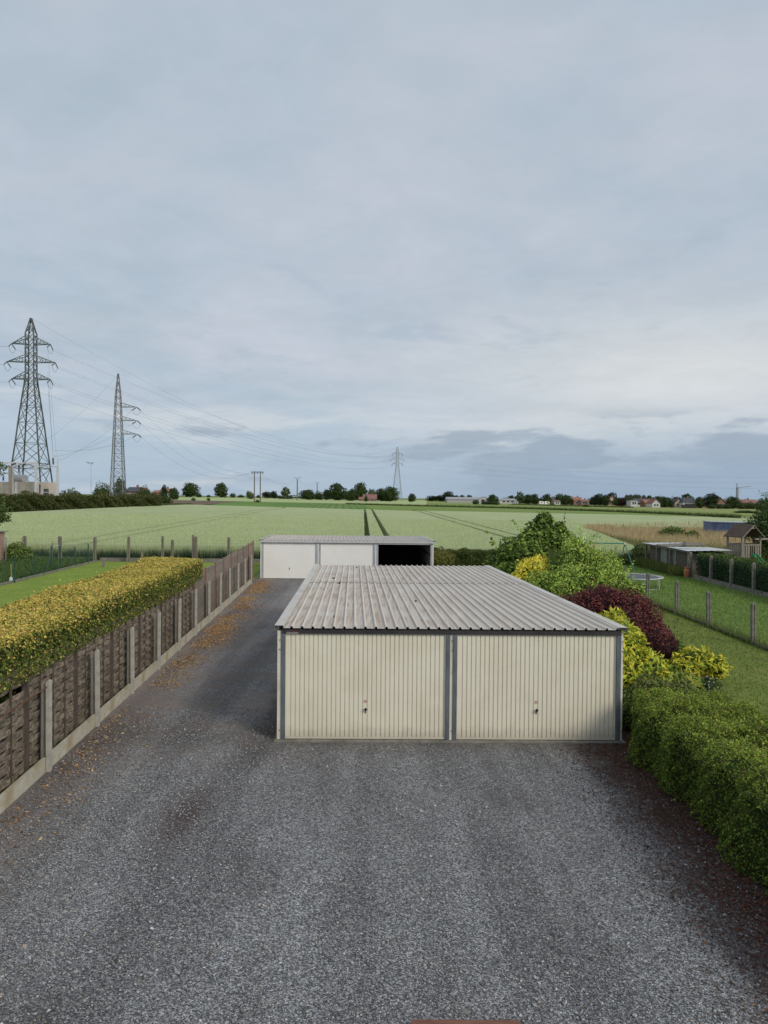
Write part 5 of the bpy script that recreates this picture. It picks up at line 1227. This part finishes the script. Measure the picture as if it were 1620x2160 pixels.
for s, z_, t_ in tp2:
    q = MB().tube([(t_[0], 0, z_), (t_[0]+.7, .9, z_-.7)], .13, 6); q.build('insulator', INSU, py2, local=True)
    q = MB().tube([(t_[0]-.3, 0, z_-.2), (t_[0]-1.0, -.9, z_-.9)], .13, 6); q.build('insulator', INSU, py2, local=True)
    pts = [(t_[0]-1.0+1.7*k/8, -.9+1.8*k/8, z_-.8-1.2*(1-((k-4)/4)**2)) for k in range(9)]
    MB().tube(pts, .03, 4, False).build('jumper_wire', WIRE, py2, local=True)
def wpt(o, p):
    a = o.rotation_euler.z; return Vector((o.location.x+p[0]*math.cos(a)-p[1]*math.sin(a), o.location.y+p[0]*math.sin(a)+p[1]*math.cos(a), o.location.z+p[2]))
def cable(a, b_, sag, label, group, r=.05, r2=None):
    a = Vector(a); b_ = Vector(b_); n = 28; pts = [a.lerp(b_, k/n) - Vector((0, 0, sag*4*(k/n)*(1-k/n))) for k in range(n+1)]
    q = MB(); q.tube(pts, list(np.linspace(r, r2 or r, n+1)), 4, False); o = q.build('power_cable', WIRE); return tag(o, label, 'cable', group)
PAR = [(a[0]*a[2], 0) for a in tp] if False else tp
nxt = Vector((P3[0], P3[1], 0)) + Vector((520, -120, 0))
LVN = {28.4: 'lowest', 32.1: 'middle', 36.0: 'uppermost'}
for s, z_, t_ in tp:
    LV = LVN[z_]+(' left-hand' if s < 0 else ' right-hand')
    a = wpt(py1, (t_[0]-.1*s, 1.6, z_-.9)); b_ = wpt(py3, (t_[0], 0, z_-.9))
    cable(a, b_, 9, LV+' arm cable strung from the tall pylon to the distant pylon', 'cables from tall to distant pylon', .015, .034)
    c = Vector((nxt.x+t_[0], nxt.y, z_+z3)); cable(wpt(py3, (t_[0], 0, z_-.9)), c, 17, LV+' arm cable leaving the distant pylon to the right, faint', 'cables right of distant pylon', .016, .012)
    if s < 0:
        a = wpt(py1, (t_[0]-.1*s, -1.6, z_-.9)); cable(a, Vector((-175, 62, z_+4)), 7, LV+' arm cable leaving the tall pylon towards the left edge', 'cables left of tall pylon', .024, .02)
cable(wpt(py1, (0, 0, 41.6)), wpt(py3, (0, 0, 41.6)), 16, 'topmost earth wire between the tall and the distant pylon', 'earth wires', .014, .03)
HP = aty(541, 1045, 300)
for k, (s, z_, t_) in enumerate(tp2):
    a = wpt(py2, (t_[0]+.7, .9, z_-.7)); b_ = Vector((HP[0]-3.0+k*3.0, 300, float(aty(541, 996, 300)[2])))
    cable(a, b_, 6, ('lowest', 'middle', 'uppermost')[k]+' cable sagging from the slim pylon to the twin wooden poles', 'cables to the twin poles', .018, .026)
    a = wpt(py2, (t_[0]-1.0, -.9, z_-.9)); cable(a, aty(112, 950+k*14, 143), 1.2, ('lowest', 'middle', 'uppermost')[k]+' crossarm cable from the slim pylon down to the substation', 'cables to the substation', .024, .02)
cable(wpt(py2, (0, 0, 34.4)), aty(96, 930, 143), 1.0, 'earth wire from the slim pylon peak to the substation', 'earth wires down', .02, .018)
for k, (px, py_) in enumerate(((101, 745), (101, 785), (102, 825))):
    cable(aty(px, py_, 152), aty(112 if k else 119, 962, 143), .3, 'dropper cable from the '+('uppermost', 'middle', 'lowest')[k]+' right arm of the tall pylon to the gantry', 'droppers at the tall pylon', .02, .018)
# twin wooden poles
PWD = mat('pole_wood', (.16, .13, .115), (.22, .19, .165), 3, .9, .1)
hz = float(terr(HP[0], 300)); tz = float(aty(541, 994, 300)[2])
hp = empty('twin_power_poles', (HP[0], 300, hz), 'pair of wooden power poles joined by a top crossbar', 'power poles')
for px in (536.5, 549): x = aty(px, 1045, 300)[0]; MB().tube([(x, 300, hz-.1), (x, 300, tz)], [.27, .20], 8).build('pole', PWD, hp)
MB().beam((aty(530, 1000, 300)[0], 300, tz-.35), (aty(556, 1000, 300)[0], 300, tz-.35), .35, .35).build('crossbar', PWD, hp)
for px in (532, 543, 554): x = aty(px, 1000, 300)[0]; MB().tube([(x, 300, tz-.5), (x, 300, tz-1.3)], .13, 6).build('insulator', INSU, hp)
for px, top, Y, lab in ((627, 1011, 420, 'nearer single power pole left of the farm trees'), (669, 1020, 560, 'smaller single power pole beside the farm trees')):
    X = aty(px, 1045, Y)[0]; z0 = float(terr(X, Y)); zt = float(aty(px, top, Y)[2]); t = empty('power_pole', (X, Y, z0), lab, 'power pole')
    MB().tube([(X, Y, z0-.1), (X, Y, zt)], [.4, .3], 8).build('pole', PWD, t)
    q = MB(); 
    for s in (-1, 1): q.tube([(X, Y, zt), (X+s*1.1, Y, zt+1.3), (X+s*2.3, Y, zt+.6)], .12, 5)
    q.build('crossarm', PYL, t)
    cable((HP[0]+2.5, 300, tz-1.2) if Y < 500 else aty(627, 1008, 420), (X, Y, zt+1), 4, 'thin cable between the twin poles and the single pole' if Y < 500 else 'thin cable between the two single poles', 'thin cables', .03)

# ------------------------------------------------------------------ substation
SUBW = mat('concrete_panel', (.50, .44, .37), (.56, .50, .43), 1.2, .85, .2, fine=.2, fscale=20, c3=(.42, .37, .31), s3=.7); GANT = mat('pale_gantry', (.50, .51, .52), (.58, .58, .59), 2, .6, .3); TANK = mat('grey_tank', (.22, .235, .235), (.29, .30, .30), 2, .5, .4)
YS_ = 145.0
a = aty(-40, 1016, YS_); b_ = aty(44, 1016, YS_); c = aty(73.5, 1018, 141); gz = float(terr(b_[0], YS_)); zt = a[2]
sb = empty('substation_building', ((a[0]+b_[0])/2, 147, gz), 'pale concrete panel building of the substation at far left', 'building')
MB().prism([(a[0], 145, gz), (b_[0], 143, gz), (c[0], 141.2, gz), (c[0]+2, 147, gz), (a[0], 151, gz)], (0, 0, zt-gz)).build('core_wall', SUBW, sb)
for k in range(4):
    z0 = gz+(zt-gz)*k/4+.03; z1_ = gz+(zt-gz)*(k+1)/4-.03
    for (p, q_, n_) in (((a[0], 145), (b_[0], 143), 3), ((b_[0]+.35, 142.98), (c[0], 141.2), 2)):
        for j in range(n_):
            f0, f1 = j/n_+.004, (j+1)/n_-.004; x0 = p[0]+(q_[0]-p[0])*f0; x1 = p[0]+(q_[0]-p[0])*f1; y0 = p[1]+(q_[1]-p[1])*f0; y1 = p[1]+(q_[1]-p[1])*f1
            MB().prism([(x0, y0-.06, z0), (x1, y1-.06, z0), (x1, y1+.02, z0), (x0, y0+.02, z0)], (0, 0, z1_-z0)).build('wall_panel', SUBW, sb)
MB().box(b_[0]-.12, b_[0]+.36, 142.75, 143.1, gz, zt+.05).build('corner_pillar', GANT, sb)
x0, x1 = aty(29, 1010, 148)[0], aty(58, 1010, 148)[0]
MB().tube([(x0, 148, zt+.75), (x1, 147, zt+.7)], .85, 14).build('tank', TANK, sb)
ga = empty('substation_gantry', (aty(75, 1045, 143)[0], 143, gz), 'pale steel gantry with hanging insulators in front of the tall pylon', 'gantry')
def vpost(px, top, Y, w, m, par, nm='column'):
    x = aty(px, 1045, Y)[0]; z = float(aty(px, top, Y)[2]); return MB().box(x-w/2, x+w/2, Y-w/2, Y+w/2, float(terr(x, Y)), z).build(nm, m, par)
vpost(76, 974, 139, .42, GANT, ga); vpost(121.5, 984, 139, .36, GANT, ga); vpost(122, 965, 139.1, .16, GANT, ga, 'rod'); vpost(26.5, 984, 141.5, .25, GANT, ga); 
vpost(22, 982, 138, .5, mat('brown_wooden_post', (.26, .20, .16), (.32, .26, .21), 2, .9), ga, 'wooden_column')
def hbeam(pa, pb, Y, w, m, nm='beam'): MB().beam(aty(*pa, Y), aty(*pb, Y), w, w).build(nm, m, ga)
hbeam((-30, 975.5), (76, 977), 140, .28, GANT); hbeam((24, 982), (122, 984.5), 139.6, .2, GANT); hbeam((-30, 999), (21, 998), 139, .2, GANT)
for (pa, pb) in (((25, 981), (33, 977)), ((46, 984), (54, 978)), ((40, 980), (40, 997)), ((7, 1005), (7, 1014)), ((112, 966), (112.3, 980)), ((84, 1022), (84, 1040))):
    MB().tube([aty(*pa, 138.5), aty(*pb, 138.5)], .16, 8).build('insulator', INSU, ga)
hbeam((79, 1038), (120, 1038.5), 141, .1, GANT, 'busbar')
for px in (88, 114): MB().tube([aty(px, 1038, 141), aty(px+1.5, 1047, 141)], .08, 5).build('busbar_stand', GANT, ga)
tag(MB().box(*(lambda x: (x-1.2, x+1.4))(aty(86, 1040, 144)[0]), 143.2, 144.6, float(terr(-66, 144)), float(aty(86, 1031, 144)[2])).build('transformer_box', INSU), 'dark transformer box behind the hedge beside the gantry', 'transformer')
lp = aty(192.5, 1045, 154); lt = empty('lamp_post', (lp[0], 154, float(terr(lp[0], 154))), 'slim grey lamp post with two flat heads behind the hedge', 'lamp post')
zt_ = float(aty(192.5, 977, 154)[2]); MB().tube([(lp[0], 154, float(terr(lp[0], 154))), (lp[0], 154, zt_)], [.13, .09], 8).build('pole', GANT, lt)
MB().beam((lp[0]-.8, 154, zt_), (lp[0]+.5, 154, zt_), .1, .08).build('head_bracket', GANT, lt)
MB().beam((lp[0]-1.0, 153.8, zt_+.28), (lp[0]-.3, 153.8, zt_+.05), .5, .12).build('lamp_head', TANK, lt); MB().beam((lp[0]+.1, 153.8, zt_+.06), (lp[0]+.6, 153.8, zt_+.06), .4, .1).build('lamp_head', TANK, lt)

# ------------------------------------------------------------------ far houses
SLATE = mat('slate_roof', (.055, .058, .07), (.085, .088, .10), 1.5, .7, .3); ORANGE = mat('orange_tile_roof', (.27, .125, .085), (.33, .17, .115), 1.2, .8, .2); REDT = mat('red_brown_roof', (.22, .11, .095), (.29, .155, .13), 1.2, .8, .2)
BRKH = mat('red_brick_wall', (.25, .135, .105), (.30, .17, .135), 2, .85, .1); WHW = mat('white_render', (.50, .50, .48), (.56, .56, .54), 1, .8); BEI = mat('beige_brick', (.46, .36, .26), (.52, .42, .31), 2, .85); GRW = mat('grey_wall', (.33, .33, .33), (.40, .40, .39), 1, .85); GRR = mat('grey_sheet_roof', (.30, .30, .31), (.37, .37, .375), .6, .7, .3)
GLASSD = mat('window_glass', (.03, .035, .045), (.05, .055, .065), 3, .15, .6)
def house(px0, px1, ridge, eave, Y, wall, roof, label, along='x', depth=9, base=None, wins=2, hip=False, chim=True, name='house', cat='house', door=False):
    x0 = aty(px0, 1050, Y)[0]; x1 = aty(px1, 1050, Y)[0]; gz = float(terr((x0+x1)/2, Y))-.2; pm = (px0+px1)/2
    ze = float(aty(pm, eave, Y)[2]); zr_ = float(aty(pm, ridge, Y)[2]); t = empty(name, ((x0+x1)/2, Y+depth/2, gz), label, cat)
    xm = (x0+x1)/2
    if along == 'y':
        MB().prism([(x0, Y, gz), (x1, Y, gz), (x1, Y, ze), (xm, Y, zr_), (x0, Y, ze)], (0, depth, 0)).build('wall', wall, t)
        for s, xe in ((-1, x0), (1, x1)):
            d = Vector((xe-xm, 0, ze-zr_)); n_ = Vector((-d.z, 0, d.x)).normalized()*(.22 if s < 0 else -.22)
            if n_.z < 0: n_ = -n_
            e = Vector((xm, Y-.3, zr_))+d*1.06; r_ = Vector((xm, Y-.3, zr_)); o = n_*.15
            MB().prism([r_+o, e+o, e+o+n_, r_+o+n_], (0, depth+.6, 0)).build('roof', roof, t)
    else:
        MB().box(x0, x1, Y, Y+depth, gz, ze).build('wall', wall, t)
        i = (x1-x0)*.28 if hip else 0
        V = [(x0-.3, Y-.4, ze+.01), (x1+.3, Y-.4, ze+.01), (x1+.3, Y+depth+.4, ze+.01), (x0-.3, Y+depth+.4, ze+.01), (x0-.3+i, Y+depth/2, zr_), (x1+.3-i, Y+depth/2, zr_)]
        q = MB(); q.add(V, [(0, 1, 5, 4), (1, 2, 5), (2, 3, 4, 5), (3, 0, 4), (3, 2, 1, 0)]); q.build('roof', roof, t)
    if chim: MB().box(xm+.6, xm+1.3, Y+depth/2-.4, Y+depth/2+.4, zr_-.6, zr_+.8).build('chimney', BRKH, t)
    hgt = ze-gz
    for k in range(wins):
        f = (k+1)/(wins+1); x = x0+(x1-x0)*f; w = min(.9, (x1-x0)*.11)
        fr = MB().box(x-w-.12, x+w+.12, Y-.06, Y-.005, gz+hgt*.42, gz+hgt*.86).build('window', WHW, t); MB().box(x-w, x+w, Y-.09, Y-.065, gz+hgt*.46, gz+hgt*.82).build('pane', GLASSD, fr)
    return t
house(265, 287, 1027, 1037, 262, BRKH, SLATE, 'house with blue-black slate roof behind the slim pylon', depth=9)
house(286, 298, 1028, 1037, 263.5, BEI, REDT, 'reddish-roofed annex right of the slate-roofed house', depth=9, wins=1, chim=False)
house(322, 336, 1034, 1040, 330, BRKH, ORANGE, 'low house with dull orange roof at far left', depth=9, chim=False)
house(335, 352, 1030, 1038, 331, WHW, ORANGE, 'white house with bright orange roof at far left', depth=9)
house(757, 766, 1048, 1053, 455, BRKH, REDT, 'small brick outbuilding left of the farmhouse', depth=6, wins=1, chim=False)
house(766, 794, 1042.5, 1052, 462, BRKH, REDT, 'brick farmhouse with dusty red roof among the farm trees', depth=10)
house(943, 1016, 1048.5, 1053.5, 480, GRW, GRR, 'long low farm barn with grey sheet roof', depth=14, wins=0, chim=False, name='barn', cat='barn')
b2 = house(1010, 1035, 1048.2, 1054.5, 470, WHW, GRR, 'white gable end of the barn with a dark doorway', along='y', depth=10, wins=0, chim=False, name='barn', cat='barn')
x0, x1 = aty(1016, 1050, 469.8)[0], aty(1022, 1050, 469.8)[0]; MB().box(x0, x1, 469.6, 469.8, b2.location.z, float(aty(1019, 1053.5, 469.8)[2])).build('doorway', INSIDE, b2)
house(1054, 1090, 1051.5, 1055, 480, WHW, GRR, 'low white house with long grey roof right of the barn', depth=10, chim=False, wins=3)
house(1086, 1093, 1057.0, 1058.0, 430, WHW, GRR, 'little white hut beneath the airy tree', depth=5, wins=1, chim=False)
house(1160, 1174, 1049, 1055, 500, BEI, SLATE, 'house with purple-grey roof between the village trees', depth=9)
house(1170, 1182, 1055, 1058, 440, WHW, REDT, 'small whitish house right of the caravans', depth=7, wins=2, chim=False)
house(1203, 1212, 1050, 1056, 455, GRW, SLATE, 'grey house left of the orange roof', depth=8, wins=1)
house(1210, 1229, 1048.5, 1056, 450, BRKH, ORANGE, 'village house with large orange tiled roof', depth=10)
house(1226, 1243, 1053.5, 1056.5, 430, BRKH, ORANGE, 'low red brick house right of the orange roof', depth=8, wins=3)
house(1284, 1299, 1047, 1056, 455, BEI, ORANGE, 'peach-coloured gable under the umbrella-shaped tree', along='y', depth=9, wins=1)
house(1331, 1345, 1055.3, 1056.0, 410, WHW, GRR, 'white cube-shaped house with two dark windows', depth=8, chim=False)
house(1341, 1368, 1051.5, 1058.5, 430, WHW, SLATE, 'wide house with dark roof right of the white cube', depth=9, wins=3)
house(1361, 1382, 1053.5, 1061, 415, BRKH, ORANGE, 'house with bright orange roof in the right village', depth=8)
house(1376, 1393, 1053.8, 1062, 400, WHW, REDT, 'white gabled house with reddish roof in the right village', along='y', depth=9)
house(1413, 1432, 1053, 1061, 415, BEI, SLATE, 'slate-roofed wing left of the beige gable', depth=9, chim=False)
house(1424, 1441, 1053, 1061, 405, BEI, SLATE, 'beige brick gabled house in the right village', along='y', depth=9)
house(1441, 1468, 1050, 1060, 400, WHW, SLATE, 'white house with big dark hip roof', depth=10, hip=True, wins=3)
tag(MB().box(aty(1437, 1060, 388)[0], aty(1470, 1060, 388)[0], 388, 388.2, float(terr(160, 388)), float(aty(1450, 1064.5, 388)[2])).build('garden_fence', INSIDE), 'black garden fence before the dark hip-roofed house', 'fence')
house(1478, 1490, 1053, 1060, 420, BRKH, REDT, 'small brick house left of the big dark tree', depth=8)
house(1505, 1531, 1048.8, 1061, 400, BRKH, SLATE, 'red brick gabled house right of the big dark tree', along='y', depth=9)
house(1526, 1545, 1054.5, 1061, 420, BRKH, REDT, 'low brown-roofed house left of the crane', depth=8, chim=False)
house(1563, 1602, 1053.5, 1062, 395, BRKH, REDT, 'long house with dark brown roof near the right edge', depth=9, wins=3)
for k, (px, w, lab) in enumerate(((1143, 9, 'left white caravan parked below the village'), (1155, 10, 'right white caravan parked below the village'))):
    x = aty(px, 1050, 420)[0]; z = float(terr(x, 420)); q = MB(); hw = w*420/FPX/2
    t = empty('caravan', (x, 420, z), lab, 'caravan', 'white caravans'); pr = [(-hw, .5), (hw, .5), (hw, 1.6), (hw*.8, 2.4), (-hw*.75, 2.5), (-hw, 1.9)]
    MB().prism([(x+a_, 420, z+b__) for a_, b__ in pr], (0, 2.2, 0)).build('body', WHITED, t); MB().box(x-hw*.4, x+hw*.3, 419.93, 419.99, z+1.4, z+2.0).build('window', GLASSD, t)
    for s in (-.2, .25): MB().lathe([(.35, 0), (.35, -.2)], (x+s*hw, 420, z+.35), 'y', 10).build('wheel', BLACK, t)
# crane
cx, cy = aty(1555, 1050, 430)[0], 430; cz = float(terr(cx, cy)); CR = mat('crane_grey', (.26, .28, .31), (.33, .35, .38), 1, .6)
cr = empty('tower_crane', (cx, cy, cz), 'slim tower crane with level jib above the right village', 'crane')
zt_ = float(aty(1555, 1028, 430)[2]); q = MB()
for s in ((-.4, -.4), (.4, -.4), (.4, .4), (-.4, .4)): q.beam((cx+s[0], cy+s[1], cz), (cx+s[0], cy+s[1], zt_), .28)
for k in range(10):
    za = cz+(zt_-cz)*k/10; zb = cz+(zt_-cz)*(k+1)/10; q.beam((cx-.4, cy-.4, za), (cx+.4, cy-.4, zb), .15); q.beam((cx+.4, cy-.4, zb), (cx-.4, cy-.4, zb), .15)
q.build('mast', CR, cr)
MB().beam((cx, cy, zt_), aty(1554, 1019.5, 430), .45).build('peak', CR, cr); MB().beam((cx, cy, zt_-.3), aty(1583, 1026, 430), .4).build('jib', CR, cr)
MB().tube([aty(1561, 1028, 430), aty(1561.3, 1040, 430)], .07, 4).build('hoist_rope', CR, cr)
# dark banks along the field ditches
def bank(name, label, pl, h, w, n):
    xs = np.linspace(pl[0][0], pl[-1][0], 40); ys_ = np.interp(xs, [p[0] for p in pl], [p[1] for p in pl]); C = np.array([ghit(x, y) for x, y in zip(xs, ys_)])
    u = rng.random(n)*38.99; i = u.astype(int); f = (u-i)[:, None]; P = C[i]*(1-f)+C[i+1]*f; P[:, 0] += rng.normal(size=n)*w; P[:, 1] += rng.normal(size=n)*w; P[:, 2] = terr(P[:, 0], P[:, 1])+.05
    blades(name, label, 'grass', P, h*rng.uniform(.4, 1.3, n), np.full(n, .14), pick([(.05, .075, .02), (.07, .09, .03)], n), pick([(.09, .12, .035), (.13, .15, .05), (.17, .17, .07)], n), .4)
bank('ditch_grass', 'dark grassy ditch bank running across the far right fields', [(730, 1064.5), (900, 1069), (1100, 1074), (1300, 1081), (1420, 1086.5), (1560, 1093)], .9, .5, 7000)
bank('ditch_grass', 'grassy strip below the right village houses', [(1080, 1065), (1200, 1068.5), (1330, 1071.5)], .9, 1.5, 3000)
bank('ditch_grass', 'reddish weedy strip at the end of the long hedge', [(338, 1068), (400, 1066.5)], .7, .8, 1200)
